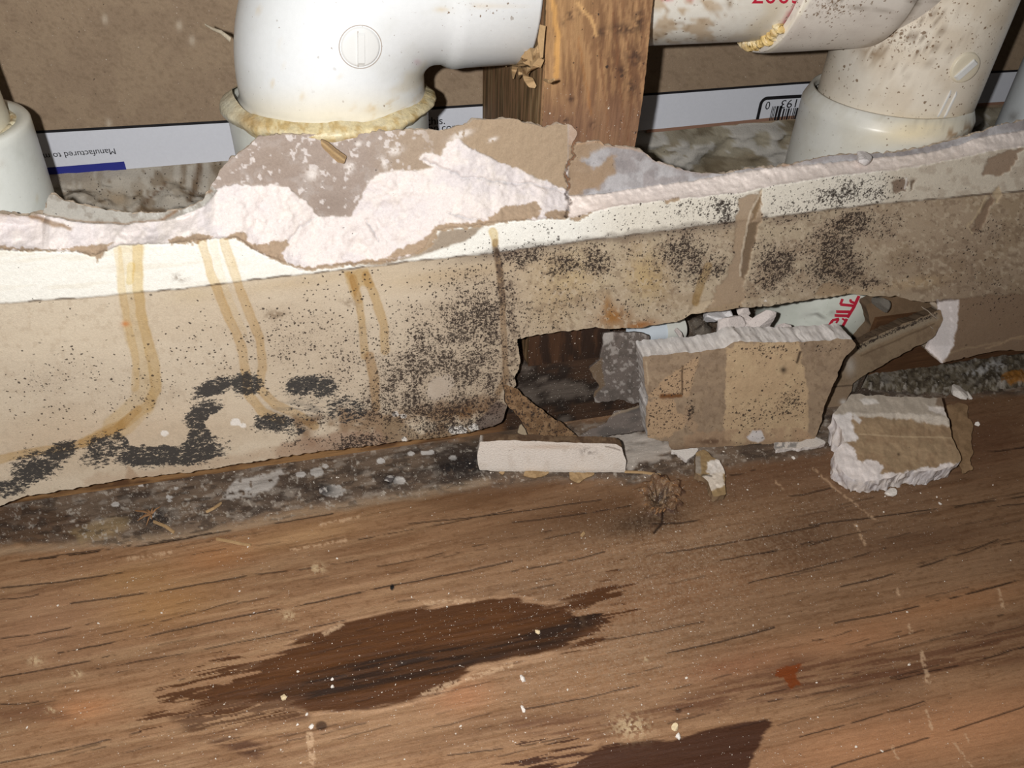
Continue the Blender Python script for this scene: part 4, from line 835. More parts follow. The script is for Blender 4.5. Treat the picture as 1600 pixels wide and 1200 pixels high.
def build_elbow():
    X0 = .0093
    t = thing('pipe_elbow', 'large white plastic pipe elbow with a round slotted disc on its side', 'pipe elbow', (X0, YC, .14))
    xb = PY(696, 80, .03)[0]; Rb = xb - X0 - .002; zb = .1475
    prof = [(.0349, zb, 'v'), (.0349, zb + .0036, 'v'), (.0344, zb + .0039, 'v')]
    C = [(X0, YC, zb), (X0, YC, zb + .0030), (X0, YC, zb + .0036), (X0, YC, zb + .0042)]; R = [.0350, .0351, .0350, .0342]; T = [(0, 0, 1)] * 4
    for z in np.linspace(zb + .006, ZH - Rb, 14): C.append((X0, YC, z)); R.append(RH); T.append((0, 0, 1))
    for a in np.linspace(0, math.pi / 2, 40)[1:]:
        C.append((X0 + Rb - Rb * math.cos(a), YC, ZH - Rb + Rb * math.sin(a))); R.append(RH - .0006 * math.sin(a)); T.append((math.sin(a), 0, math.cos(a)))
    x1 = X0 + Rb
    for x, r in ((x1 + .002, RH - .0006), (x1 + .004, RH + .0004), (x1 + .006, RH + .0011), (x1 + .008, RH + .0011), (x1 + .011, RH + .0008), (SX0 - .0016, RH + .0006), (SX0 - .0007, RH + .0002), (SX0 - .0006, RP + .001)):
        C.append((x, YC, ZH)); R.append(r); T.append((1, 0, 0))
    V, Q = sweep(C, T, R, 160)
    def pt(p):
        n = p.noise(40, 1, 4); p.mix(sm(.5, .7, n), (212, 213, 211), .5)
        p.mix(sm(120, 200, p.Y) * sm(700, 600, p.X), (218, 206, 178), .8); p.mix(p.poly([(612, 140), (640, 110), (668, 95), (664, 120), (650, 145)], 8, 8), (206, 194, 168), .5)
        p.mix(sm(.62, .74, p.noise(9, 4, 3)) * p.blob(600, 170, 60, 14, -10), (196, 172, 128), .6); p.mix(p.blob(652, 97, 5, 5), (196, 170, 176), .6)
        for x, y, rx, ry in ((403, 18, 4, 5), (437, 70, 3, 4), (473, 150, 4, 6), (532, 122, 2, 3), (580, 172, 10, 5), (425, 130, 3, 4), (445, 100, 3, 3), (690, 15, 10, 4), (745, 8, 8, 4), (770, 20, 9, 4)): p.mix(p.blob(x, y, rx, ry), (206, 186, 150), .55)
        p.mix(p.stroke([(372, 170), (400, 180), (460, 192), (520, 197), (580, 190), (640, 165)], 2, 1, 1), (196, 176, 140), .5)
        p.add('mold', .025 + .25 * p.blob(745, 10, 40, 20))
    o = obj('body', V, Q, pt, (219, 221, 222), M_PVC, t); tr = bvh(o)
    d = disc_stamp('round_disc', (563, 73), 32, 32.5, 0, tr, M_PVCW, t, .0005); bar_stamp('slot_bar', (564, 47), (563.5, 104), 10, tr, M_PVCW, d, .0011)
    n = 48; vv = []; ff = []
    for k in range(n):
        a = 2 * math.pi * k / n
        for r_ in (32.4, 34.0): vv.append((563 + r_ * math.cos(a), 73 + (r_ + .5) * math.sin(a)))
        ff.append((2 * k, 2 * k + 1, (2 * k + 3) % (2 * n), (2 * k + 2) % (2 * n)))
    stamp('groove_line', vv, ff, tr, M_GROOVE, d, .00012); stamp('groove_line', [(558.2, 48), (559.6, 48), (559.4, 104), (558, 104)], [(0, 1, 2, 3)], tr, M_GROOVE, d, .0006)
    zc = PY(352, 158, YC)[2]
    V, Q = lathe_z(.0071, YC, dense([(.0372, .0385), (.0372, zc - .0006), (.0366, zc), (.0345, zc), (.0342, zc - .012)], .002), 128)
    def pc(p): p.mix(sm(.5, .7, p.noise(20, 3, 3)), (190, 190, 180), .5)
    obj('coupling', V, Q, pc, (208, 209, 202), M_PVC, t)
    # skirt of yellowed cement smeared over the coupling rim
    nt_, npf = 360, 9; th = np.linspace(0, 2 * math.pi, nt_, endpoint=False); cx, cy = np.cos(th), np.sin(th)
    f = lambda s, sd: sum(vnoise(500 + cx * s * 2 ** k, 500 + cy * s * 2 ** k, sd + k) * .5 ** k for k in range(4)) / 1.875
    up_ = .0006 + .0026 * f(3, 400); dn_ = .0015 + .0085 * f(2.2, 410) ** 1.6; bul = .0006 + .0024 * f(4, 420); left = np.exp(-((th - 3.25) / .28) ** 2); rgt_ = np.exp(-((th - 6.05) / .18) ** 2)
    bul = bul + .0018 * left + .0012 * rgt_; up_ = up_ + .002 * left; V = []
    for k in range(npf):
        u = k / (npf - 1); z = zc + up_ * (1 - 2 * u) * (u < .5) - dn_ * max(0, 2 * u - 1)
        rad = (.0348 + (.0374 - .0348) * min(1, u * 1.6)) + bul * math.sin(math.pi * u) + .0007 * (f(9, 430 + k) - .5) * math.sin(math.pi * u)
        V.append(np.stack([.0080 + rad * cx, YC + rad * cy, z], -1))
    V = np.concatenate(V); i = np.arange(npf * nt_).reshape(npf, nt_); j_ = np.roll(i, -1, 1)
    def pg(p):
        p.mix(sm(.45, .6, p.noise(16, 5, 4)), (204, 192, 160), .8); p.mix(sm(.50, .60, p.noise(10, 9, 4)), (178, 148, 92), .7); p.mix(sm(690, 340, p.X) * sm(410, 350, p.X), (186, 184, 170), .7); p.mix(p.blob(395, 190, 24, 8, 20), (176, 140, 84), .7)
    obj('cement_residue', V, np.stack([i[:-1], i[1:], j_[1:], j_[:-1]], -1).reshape(-1, 4), pg, (206, 190, 150), M_GLUE, t)
    V, Q = sweep([PY(360, 62, .05), PY(345, 50, .052), PY(332, 45, .055), PY(320, 38, .058)], [(-1, 0, .5)] * 4, [.0009, .0007, .0005, .0003], 8); obj('glue_string', V, Q, None, (180, 168, 148), M_GLUE, t)
    return t
M_GROOVE = plain('dirty_groove', (168, 158, 150), .7)
M_PVCW = plain('moulded_white_pvc', (214, 214, 212), .36, .02, .5, .4, .02)
M_PVCB = plain('moulded_cream_pvc', (214, 204, 182), .36, .05, .5, .4, .05)
build_elbow()
XT = .2585
XH0 = PY(1192, 88, .035)[0]; 
def build_hpipe():
    t = thing('drain_pipe', 'grimy white horizontal pipe with red print, running from the stud to the tee', 'pipe', (SX1, YC, ZH - RP))
    xs = np.linspace(SX0 - .0002, XH0 + .012, 70); V, Q = sweep([(x, YC, ZH) for x in xs], [(1, 0, 0)] * len(xs), [RP] * len(xs), 128)
    def pt(p):
        n = p.noise(14, 2, 4, 1.6, 10); n2 = p.noise(6, 6, 3); p.mix(sm(1150, 1200, p.X), (214, 206, 190), .5)
        p.mix(sm(.50, .58, n) * sm(1180, 1100, p.X), (186, 160, 126), .75); p.mix(sm(.58, .68, n2) * sm(1200, 1000, p.X), (150, 122, 92), .6)
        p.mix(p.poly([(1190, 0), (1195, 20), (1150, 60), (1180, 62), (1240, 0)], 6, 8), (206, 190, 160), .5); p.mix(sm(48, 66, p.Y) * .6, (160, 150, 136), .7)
        p.mix(p.stroke([(1258, -10), (1240, 14), (1230, 30), (1216, 48)], 7, 3, 4) * sm(.35, .55, n2), (190, 50, 66), .85); p.mix(p.blob(1140, 6, 5, 8), (150, 128, 100), .8)
        p.mix(np.maximum(p.blob(1042, -2, 9, 4), p.blob(1078, -2, 7, 4)), (196, 60, 80), .9); p.add('mold', .1)
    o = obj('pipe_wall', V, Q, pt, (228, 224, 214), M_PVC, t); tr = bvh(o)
    V2, T = text_geo('2003')
    stamp('lettering', [(1174 + v[0] * 78, 5 - v[1] * 78 * 1.0) for v in V2], T, tr, M_REDINK, t, .0002)
    return t
build_hpipe()
def build_tee():
    t = thing('pipe_tee', 'cream plastic pipe tee with a side hub and small oval disc', 'pipe tee', (XT, YC, .12))
    zc = PY(1268, 118, YC)[2] - .008; zf = PY(1400, 205, YC - .037)[2]
    V, Q = lathe_z(XT, YC, dense([(.0334, zc - .004), (.0334, .34)], .003), 160)
    V[:, 0] += (V[:, 2] - zc) * .02
    def pt(p):
        n = p.noise(30, 3, 4); n2 = p.noise(7, 8, 3); p.mix(sm(.45, .65, n), (206, 192, 172), .7)
        p.mix(p.blob(1360, 82, 26, 16, 15) * sm(.4, .55, n2), (134, 104, 66), .9); p.mix(sm(.6, .68, n2) * p.blob(1430, 50, 70, 60), (120, 100, 80), .8)
        p.mix(p.blob(1330, 100, 30, 50), (206, 200, 190), .6); p.mix(sm(160, 200, p.Y), (224, 206, 172), .5)
        p.add('mold', .12 + .4 * p.blob(1410, 66, 50, 24) + .3 * p.blob(1440, 20, 60, 20))
    o = obj('body', V, Q, pt, (220, 210, 194), M_PVC, t); tr = bvh(o)
    xe = XT - .0315
    xs = [(XH0, RP + .0008), (XH0 + .0004, RH + .0002), (XH0 + .003, RH + .0006), (XH0 + .012, RH + .0006), (XH0 + .018, RH + .0006), (xe - .001, RH + .0003), (xe, RH - .0006), (xe + .0004, RH - .0030), (XT, RH - .0050)]
    C = []; Rr = []
    for (a, r0), (b, r1) in zip(xs[:-1], xs[1:]):
        for k in np.linspace(0, 1, 6)[:-1]: C.append((a + (b - a) * k, YC, ZH)); Rr.append(r0 + (r1 - r0) * k)
    C.append((xs[-1][0], YC, ZH)); Rr.append(xs[-1][1])
    V, Q = sweep(C, [(1, 0, 0)] * len(C), Rr, 128)
    def ph(p):
        p.mix(sm(.58, .7, p.noise(6, 5, 3)) * sm(40, 0, p.Y), (120, 104, 88), .7); p.mix(p.stroke([(1262, 0), (1240, 35), (1212, 70), (1196, 86)], 8, 2, 2), (240, 232, 214), .8); p.mix(sm(.5, .7, p.noise(26, 9, 3)), (206, 196, 186), .6); p.add('mold', .12 + .5 * p.blob(1300, 12, 40, 14))
    obj('side_hub', V, Q, ph, (222, 214, 204), M_PVC, t)
    lumpy_ring('cement_residue', (XH0 - .0008, YC, ZH), RP + .0008, .0024, 3.8, 4.75, .002, M_GLUE, t, 12, axis='x', col=(214, 184, 120))
    d = disc_stamp('oval_disc', (1507, 105), 29, 19, -.85, tr, M_PVCB, t, .0011); bar_stamp('slot_bar', (1488, 124), (1524, 91), 7, tr, M_PVCW, d, .0020)
    bar_stamp('moulded_line', (1486, 141), (1465, 183), 1.6, tr, M_PVCW, t, .0006); bar_stamp('moulded_line', (1495, 143), (1475, 184), 1.6, tr, M_PVCW, t, .0006)
    Xc = .2558; zt = zc - .0015
    V, Q = lathe_z(Xc, YC, dense([(.0372, .092), (.0374, zt - .0060), (.0370, zt - .0050), (.0346, zt), (.0336, zt + .0002), (.0334, zt - .004)], .002), 160)
    def pc(p):
        p.mix(sm(.5, .7, p.noise(24, 3, 3)), (206, 202, 190), .6); p.mix(p.blob(1430, 205, 70, 20, -8), (234, 216, 176), .8); p.mix(p.poly([(1470, 215), (1490, 196), (1525, 192), (1510, 212), (1480, 225)], 7, 4) * sm(.4, .55, p.noise(5, 6, 3)), (160, 128, 92), .8)
        p.mix(sm(.6, .7, p.noise(5, 12, 3)) * sm(175, 130, p.Y - .3 * (p.X - 1270)), (186, 176, 158), .5); p.add('mold', .05)
    obj('coupling', V, Q, pc, (216, 214, 206), M_PVC, t)
    return t
build_tee()
def build_left_pipe():
    yc = .046; xh = cyl_x_axis(76, 275, .0300, yc, 1); ztop = PY(50, 166, yc)[2] - .005
    t = thing('upright_pipe', 'white upright pipe in a hub at the far left edge', 'pipe', (xh, yc, .0385))
    V, Q = lathe_z(xh, yc, dense([(.0300, .0385), (.0300, ztop - .03), (.0313, ztop - .001), (.0307, ztop), (.0274, ztop), (.0262, ztop - .0014), (.0256, ztop - .006)], .002), 128)
    def ph(p): p.mix(sm(.5, .7, p.noise(30, 3, 3)), (210, 212, 204), .6); p.mix(p.blob(8, 258, 5, 3), (150, 120, 80), .8); p.mix(p.blob(56, 308, 4, 3), (190, 170, 120), .6); p.mix(sm(240, 170, p.Y), (216, 208, 186), .4)
    obj('hub', V, Q, ph, (222, 224, 218), M_PVC, t)
    V, Q = lathe_z(xh, yc, dense([(.0250, ztop - .012), (.0250, .34)], .004), 96); obj('pipe_wall', V, Q, lambda p: p.mix(sm(.5, .65, p.noise(16, 3, 3)), (196, 186, 158), .6), (212, 206, 186), M_PVC, t)
    lumpy_ring('cement_residue', (xh, yc, ztop - .0015),   .0258, .0012, 0, 2 * math.pi, .001, M_GLUE, t, 21, col=(206, 198, 170))
build_left_pipe()
def build_right_pipe():
    yc = .056; x = cyl_x_axis(1575, 146, .030, yc, -1)
    t = thing('vent_pipe', 'pale bluish white upright pipe cut off by the right edge', 'pipe', (x, yc, .0385))
    V, Q = lathe_z(x, yc, dense([(.030, .0385), (.030, .34)], .004), 96)
    obj('pipe_wall', V, Q, lambda p: p.mix(p.blob(1586, 180, 8, 6), (90, 74, 58), .9), (206, 210, 212), M_PVC, t)
build_right_pipe()
def build_low_pipe():
    yc = .048; r = .0265; a = PY(1362, 464, yc); b = PY(1322, 512, yc); d = b - a; d /= np.linalg.norm(d); s = np.cross(d, (0, -1, 0)); s = s if s[0] < 0 else -s
    ca = a + s * r * 1.03; t0 = -.022; t1 = (.004 - ca[2]) / d[2]
    t = thing('printed_pipe', 'white pipe with rotated red letters seen through the wall hole', 'pipe', tuple(ca + d * t1))
    n = 40; V, Q = sweep([ca + d * k for k in np.linspace(t0, t1, n)], [d] * n, [r] * n, 96, up=(0, 1, .01))
    def pt(p): p.mix(p.blob(1282, 492, 22, 8, -10) * sm(.45, .6, p.noise(5, 3, 3)), (104, 100, 92), .9); p.mix(sm(.5, .7, p.noise(20, 5, 3)), (200, 204, 192), .6); p.add('mold', .03)
    o = obj('pipe_wall', V, Q, pt, (210, 212, 202), M_PVC, t); tr = bvh(o)
    Z = lambda a: (1180 + a[0] / 8, 450 + a[1] / 8)
    for A, B, wd in (((1298, 98), (1222, 262), 4.2), ((1246, 190), (1186, 168), 3.6), ((1188, 172), (1196, 140), 3.4), ((1226, 222), (1062, 206), 3.8), ((1064, 208), (1092, 136), 3.6), ((1222, 258), (1150, 372), 4.0), ((1196, 298), (1010, 296), 3.8), ((1170, 348), (992, 344), 3.8), ((1146, 384), (1094, 478), 3.8), ((1130, 410), (1086, 380), 2.6), ((1050, 384), (962, 404), 3.4), ((968, 404), (916, 482), 3.8), ((1042, 392), (1010, 440), 2.6)):
        bar_stamp('lettering', Z(A), Z(B), wd, tr, M_REDINK, t, .00022)
build_low_pipe()

# ================================================================== broken drywall and debris
FN = np.array([0, 0, 1.0])
def big_piece():
    a = PZ(1048, 702); b = PZ(1262, 691); d = b - a; d /= np.linalg.norm(d); nrm = np.array([d[1], -d[0], 0.0]); nrm = nrm if nrm[1] < 0 else -nrm
    nrm = nrm + np.array([0, 0, .05]); nrm /= np.linalg.norm(nrm)
    poly = [(1004, 558), (1060, 552), (1132, 545), (1146, 533), (1180, 534), (1250, 534), (1300, 531), (1332, 528), (1338, 540), (1322, 556), (1306, 592), (1290, 630), (1280, 670), (1274, 684), (1256, 691), (1206, 694), (1204, 704), (1188, 706), (1190, 694), (1120, 699), (1048, 702), (1042, 690), (1012, 684), (1008, 650), (1012, 620), (1006, 590)]
    def pt(p):
        n = p.noise(16, 2, 4); n3 = p.noise(5, 5, 3); p.col[:] = lin(156, 135, 112); p.mix(sm(.45, .65, n), (142, 122, 102), .7); p.mix(sm(.6, .66, n3), (124, 104, 84), .5)
        face = p.poly([(1136, 545), (1150, 536), (1250, 536), (1252, 560), (1262, 600), (1264, 680), (1300, 700), (1130, 700), (1132, 660), (1134, 600)], 5, 1.2, sc=9)
        tri = np.maximum(p.poly([(1092, 557), (1086, 586), (1076, 620), (1064, 618), (1010, 622), (1040, 590)], 4, 1.2, sc=8), p.poly([(1012, 626), (1056, 624), (1056, 646), (1074, 650), (1070, 668), (1050, 676), (1046, 684), (1010, 684)], 5, 1.2, sc=8))
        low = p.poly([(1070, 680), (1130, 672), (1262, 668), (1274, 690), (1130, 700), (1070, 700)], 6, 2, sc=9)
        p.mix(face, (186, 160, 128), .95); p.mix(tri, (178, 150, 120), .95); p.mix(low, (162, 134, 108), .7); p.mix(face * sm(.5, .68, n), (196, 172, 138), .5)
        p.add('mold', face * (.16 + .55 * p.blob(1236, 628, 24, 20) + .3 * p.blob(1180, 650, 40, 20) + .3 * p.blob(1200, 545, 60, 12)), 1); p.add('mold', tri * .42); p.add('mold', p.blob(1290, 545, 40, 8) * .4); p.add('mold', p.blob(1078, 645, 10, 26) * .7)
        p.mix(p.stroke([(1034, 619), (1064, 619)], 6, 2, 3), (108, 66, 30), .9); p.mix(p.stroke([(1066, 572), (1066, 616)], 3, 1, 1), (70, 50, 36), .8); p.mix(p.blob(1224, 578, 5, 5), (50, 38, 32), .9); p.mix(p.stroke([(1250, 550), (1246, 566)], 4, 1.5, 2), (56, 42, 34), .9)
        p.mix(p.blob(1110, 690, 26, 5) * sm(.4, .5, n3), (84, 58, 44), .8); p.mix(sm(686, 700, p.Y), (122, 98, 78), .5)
        p.mix(p.poly([(1166, 682), (1176, 672), (1192, 674), (1194, 686), (1184, 692), (1172, 688)], 3, 1.2), (210, 204, 202), .9); p.mix(p.stroke([(1010, 565), (1012, 600)], 2, 1, 3), (196, 176, 150), .6)
        p.mix(p.poly([(1070, 635), (1080, 632), (1084, 655), (1092, 664), (1086, 676), (1070, 660)], 3, 2), (166, 140, 114), .8)
    def skp(s): s.mix(sm(540, 560, s.Y) * .35, (170, 164, 160)); s.mix(sm(.55, .7, s.noise(5, 9, 3)), (232, 226, 220), .7)
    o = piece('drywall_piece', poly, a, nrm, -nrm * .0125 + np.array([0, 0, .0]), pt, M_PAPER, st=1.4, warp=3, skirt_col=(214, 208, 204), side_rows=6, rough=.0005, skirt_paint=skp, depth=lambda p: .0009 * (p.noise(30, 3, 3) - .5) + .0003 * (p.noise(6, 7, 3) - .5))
    tag(o, 'largest loose piece of drywall, mould-speckled, standing on its edge on the plywood', 'drywall piece', 'broken drywall on the floor')
big_piece()
def strip_piece():
    a = PZ(749, 736); b = PZ(977, 739); d = b - a; d /= np.linalg.norm(d); nrm = np.array([d[1], -d[0], 0.0]); nrm = nrm if nrm[1] < 0 else -nrm
    poly = [(750, 690), (800, 688), (870, 691), (940, 693), (962, 694), (971, 700), (974, 712), (979, 720), (977, 738), (900, 738), (820, 737), (749, 735), (746, 715)]
    def pt(p):
        p.col[:] = lin(226, 216, 206); p.mix(sm(.5, .7, p.noise(14, 3, 4)), (214, 202, 190), .6); p.mix(p.blob(918, 705, 12, 5) * sm(.4, .5, p.noise(4, 5, 3)), (120, 108, 100), .8); p.mix(p.blob(860, 698, 50, 4), (196, 172, 152), .6); p.add('mold', .03); p.mix(p.stroke([(946, 697), (968, 703)], 1.6, 1, 2), (96, 76, 60), .8); p.mix(sm(730, 738, p.Y), (186, 172, 158), .5)
    def skp(s):
        s.col[:] = lin(92, 72, 56); s.mix(sm(756, 750, s.X), (196, 188, 180), .9); s.mix(sm(.5, .65, s.noise(7, 3, 3)), (120, 98, 76), .7)
    o = piece('drywall_strip', poly, a, nrm, -nrm * .0042, pt, M_GYP, st=1.4, warp=1.6, side_rows=4, rough=.0004, skirt_paint=skp)
    tag(o, 'narrow drywall strip showing its long white gypsum edge, lying below the wall corner', 'drywall piece', 'broken drywall on the floor')
    # ragged brown paper under its front edge, a part of the strip
    for poly in ([(820, 736), (862, 736), (850, 744), (835, 748), (818, 742)], [(888, 738), (934, 738), (915, 746), (905, 754), (890, 750)], [(775, 735), (792, 736), (786, 741)]):
        r = piece('torn_paper', poly, (0, 0, .0006), FN, (0, 0, -.0005), lambda p: p.mix(sm(.4, .6, p.noise(6, 3, 3)), (140, 114, 82), .7), M_PAPER, o, st=1.2, warp=2.5, side_rows=1, rough=0, base=(172, 144, 108), skirt_col=(120, 96, 70))
strip_piece()
def right_chunk():
    q = [PZ(1335, 742, .010), PZ(1498, 722, .011), PZ(1400, 626, .019)]
    nrm = np.cross(q[1] - q[0], q[2] - q[0]); nrm /= np.linalg.norm(nrm); nrm = nrm if nrm[2] > 0 else -nrm
    poly = [(1300, 648), (1316, 632), (1330, 616), (1390, 618), (1440, 621), (1471, 622), (1476, 640), (1480, 652), (1488, 680), (1497, 704), (1502, 720), (1490, 728), (1462, 736), (1424, 734), (1400, 744), (1380, 748), (1352, 754), (1334, 748), (1318, 736), (1304, 722), (1302, 706), (1318, 690), (1312, 670)]
    def pt(p):
        n3 = p.noise(5, 3, 3); n = p.noise(14, 6, 4)
        p.col[:] = lin(158, 134, 106); p.mix(sm(.45, .65, n), (144, 118, 92), .6)
        p.mix(p.poly([(1290, 610), (1490, 610), (1484, 664), (1420, 650), (1350, 648), (1330, 650), (1300, 652)], 5, 1.5, sc=8), (176, 164, 150), .95); p.mix(p.poly([(1330, 645), (1420, 646), (1478, 650), (1484, 666), (1420, 656), (1370, 652), (1336, 652)], 5, 2, sc=8), (212, 200, 186), .9)
        p.mix(p.poly([(1342, 624), (1365, 622), (1374, 630), (1350, 632)], 3, 1.5), (214, 206, 198), .9); p.mix(p.poly([(1448, 634), (1476, 636), (1480, 652), (1450, 640)], 4, 1.5), (216, 206, 198), .9); p.mix(p.poly([(1465, 620), (1500, 616), (1486, 640), (1460, 632)], 3, 2), (112, 90, 70), .8)
        p.mix(p.poly([(1296, 648), (1330, 646), (1334, 672), (1342, 684), (1336, 690), (1318, 692), (1308, 672)], 4, 1.5, sc=7), (222, 214, 210), .95); p.mix(p.poly([(1334, 646), (1346, 656), (1342, 662), (1332, 654)], 2, 1.5), (218, 210, 204), .9)
        p.mix(p.poly([(1296, 700), (1316, 692), (1334, 700), (1340, 718), (1348, 724), (1352, 716), (1372, 720), (1382, 730), (1374, 740), (1420, 736), (1500, 722), (1500, 760), (1296, 760)], 5, 1.5, sc=7), (224, 214, 210), .95)
        p.mix(p.stroke([(1342, 678), (1400, 682), (1486, 684)], 1.6, .8, 1), (196, 172, 140), .7); p.mix(p.blob(1404, 710, 2.5, 2.5), (60, 46, 36), .9)
    ctr = np.mean([PZ(x, y, .01) for x, y in poly], 0)
    def sk(A):
        B = A.copy(); B[:, 2] = .0004; B[:, :2] += (ctr[:2] - B[:, :2]) * .07; return B
    def skp(s): s.mix(sm(.45, .6, s.noise(12, 3, 4)), (196, 190, 192), .7); s.mix(sm(.55, .7, s.noise(7, 5, 4)), (232, 222, 214), .7)
    o = piece('drywall_chunk', poly, q[0], nrm, None, pt, M_PAPER, st=1.4, warp=4, skirt=sk, skirt_col=(220, 212, 208), side_rows=6, rough=.0010, skirt_paint=skp, depth=lambda p: .0022 * (p.noise(20, 3, 4) - .5) + .0016 * sm(700, 680, p.Y + (p.X > 1345) * 40 - .0 * p.X) * 0)
    tag(o, 'lumpy drywall chunk with brown paper top lying flat at the right', 'drywall piece', 'broken drywall on the floor')
    piece('torn_paper', [(1479, 633), (1500, 630), (1512, 634), (1514, 652), (1522, 664), (1518, 690), (1522, 704), (1516, 716), (1520, 732), (1504, 740), (1498, 730), (1500, 712), (1488, 676)], (0, 0, .0035), FN, (0, 0, -.0004), lambda p: p.mix(sm(.45, .65, p.noise(9, 3, 4)), (134, 108, 80), .7), M_PAPER, o, st=1.3, warp=4, side_rows=1, rough=0, base=(152, 124, 94), skirt_col=(110, 86, 62), depth=lambda p: -.0012 * p.noise(14, 3, 3))
right_chunk()
def small_bits():
    o = piece('paper_fragment', [(1087, 708), (1098, 702), (1112, 714), (1126, 720), (1133, 738), (1134, 772), (1114, 777), (1106, 752), (1096, 742), (1086, 738)], (0, 0, .0035), FN, (0, 0, -.0032),
              lambda p: (p.mix(p.poly([(1106, 722), (1124, 716), (1133, 730), (1132, 740), (1112, 742), (1104, 734)], 4, 1.2, sc=6), (220, 212, 204), .95), p.mix(p.poly([(1098, 744), (1130, 738), (1132, 758), (1108, 768), (1104, 756)], 4, 1.2, sc=6), (214, 202, 188), .95), p.mix(p.poly([(1086, 712), (1094, 712), (1096, 740), (1086, 738)], 2, 1.5), (150, 142, 134), .8), p.mix(p.stroke([(1098, 742), (1112, 744)], 3, 1, 2), (70, 60, 52), .8)),
              M_PAPER, st=1.2, warp=3, side_rows=2, base=(150, 126, 92), skirt_col=(130, 108, 84), depth=lambda p: -.0016 * p.noise(9, 3, 3))
    tag(o, 'small torn paper scrap with two plaster lumps below the big drywall piece', 'paper scrap')
    o = piece('gypsum_flake', [(1046, 704), (1092, 700), (1086, 710), (1072, 720), (1062, 712)], (0, 0, .0016), FN, (0, 0, -.0015), lambda p: None, M_GYP, st=1.2, warp=2, base=(222, 216, 210)); tag(o, 'white triangular gypsum flake under the big piece, left corner', 'plaster flake')
    o = piece('gypsum_flake', [(1208, 692), (1250, 690), (1272, 680), (1292, 692), (1276, 698), (1250, 699), (1212, 704)], (0, 0, .0020), FN, (0, 0, -.0018), lambda p: (p.mix(p.poly([(1208, 692), (1248, 690), (1244, 698), (1212, 702)], 3, 2) * sm(.4, .55, p.noise(4, 3, 3)), (96, 96, 98), .7)), M_GYP, st=1.2, warp=2.5, base=(214, 206, 198)); tag(o, 'pale gypsum flake under the big piece, right corner', 'plaster flake')
    # twisted mouldy paper hanging from the wall edge
    top = [PY(792, 606, -.0005), PY(806, 616, -.001), PY(788, 626, -.001)]
    q = [PY(798, 610, -.0008), PY(905, 690, -.0070), PY(834, 688, -.0100)]
    nrm = np.cross(q[1] - q[0], q[2] - q[0]); nrm /= np.linalg.norm(nrm); nrm = nrm if nrm[1] < 0 else -nrm
    o = piece('paper_flap', [(786, 600), (808, 606), (816, 616), (850, 642), (880, 664), (914, 690), (906, 692), (836, 690), (826, 680), (816, 660), (800, 640), (790, 628)], q[0], nrm, -nrm * .0009, lambda p: (p.mix(sm(.45, .6, p.noise(6, 3, 4)), (140, 112, 84), .8), p.add('mold', .5 + 0 * p.X), p.add('black', .25 + 0 * p.X)), M_PAPER, WALL, st=1.2, warp=3, side_rows=1, rough=.0003, base=(112, 86, 62), skirt_col=(54, 42, 34), depth=lambda p: .0012 * (p.noise(16, 3, 3) - .5))
    # slanting broken band right of the big piece
    q = [PY(1320, 560, .0035), PY(1470, 495, .0060), PY(1300, 640, -.004)]
    nrm = np.cross(q[1] - q[0], q[2] - q[0]); nrm /= np.linalg.norm(nrm); nrm = nrm if nrm[1] < 0 else -nrm
    def pb(p):
        p.mix(sm(.45, .65, p.noise(12, 3, 4)), (122, 102, 82), .7); p.mix(p.stroke([(1340, 546), (1400, 519), (1462, 495)], 11, 3, 2), (152, 138, 118), .8); p.add('mold', p.stroke([(1340, 543), (1400, 516), (1462, 491)], 6, 3, 2) * .9)
        p.mix(p.stroke([(1345, 556), (1400, 532), (1460, 506)], 2, 1, 1), (96, 78, 60), .8); p.mix(p.blob(1328, 572, 8, 14), (190, 182, 172), .6); p.mix(p.poly([(1290, 600), (1335, 596), (1312, 650), (1278, 655)], 3, 3), (146, 124, 102), .7)
        p.mix(p.blob(1318, 628, 5, 4), (214, 206, 198), .9); p.mix(p.stroke([(1298, 604), (1332, 602)], 2, 1, 1), (60, 46, 36), .8)
    o = piece('drywall_band', [(1330, 544), (1352, 533), (1400, 511), (1440, 495), (1470, 484), (1474, 500), (1462, 524), (1444, 536), (1400, 558), (1362, 580), (1332, 600), (1330, 612), (1312, 640), (1284, 652), (1284, 640), (1296, 606), (1310, 590), (1320, 566)], q[0], nrm, -nrm * .006, pb, M_PAPER, st=1.3, warp=2.5, side_rows=3, rough=.0005, base=(140, 120, 97), skirt_col=(96, 80, 64))
    tag(o, 'slanting drywall band wedged between the big loose piece and the hanging shard', 'drywall piece')
    # brown board behind the hole, and the grey paper scraps
    o = piece('paper_backing', [(1352, 478), (1385, 460), (1480, 455), (1480, 520), (1420, 520), (1350, 540), (1338, 535), (1362, 510)], (0, .0165, 0), (0, -1, 0), (0, .006, 0), lambda p: p.mix(sm(.45, .65, p.noise(14, 3, 4)), (120, 98, 76), .6), M_PAPER, st=1.6, warp=2.5, side_rows=2, rough=.0003, base=(134, 110, 86), skirt_col=(110, 92, 74))
    tag(o, 'brown paper-faced board seen through the gap left of the hanging shard', 'drywall piece')
    def pg(p):
        p.mix(sm(.45, .6, p.noise(12, 3, 4)), (96, 88, 82), .8); p.mix(sm(.60, .7, p.noise(6, 7, 3)), (170, 162, 156), .7); p.mix(p.poly([(920, 575), (940, 560), (944, 600), (926, 625)], 4, 2), (116, 96, 74), .8); p.add('dust', .35 + 0 * p.X); p.mix(p.poly([(940, 520), (960, 514), (958, 530), (944, 540)], 3, 2), (190, 184, 178), .7)
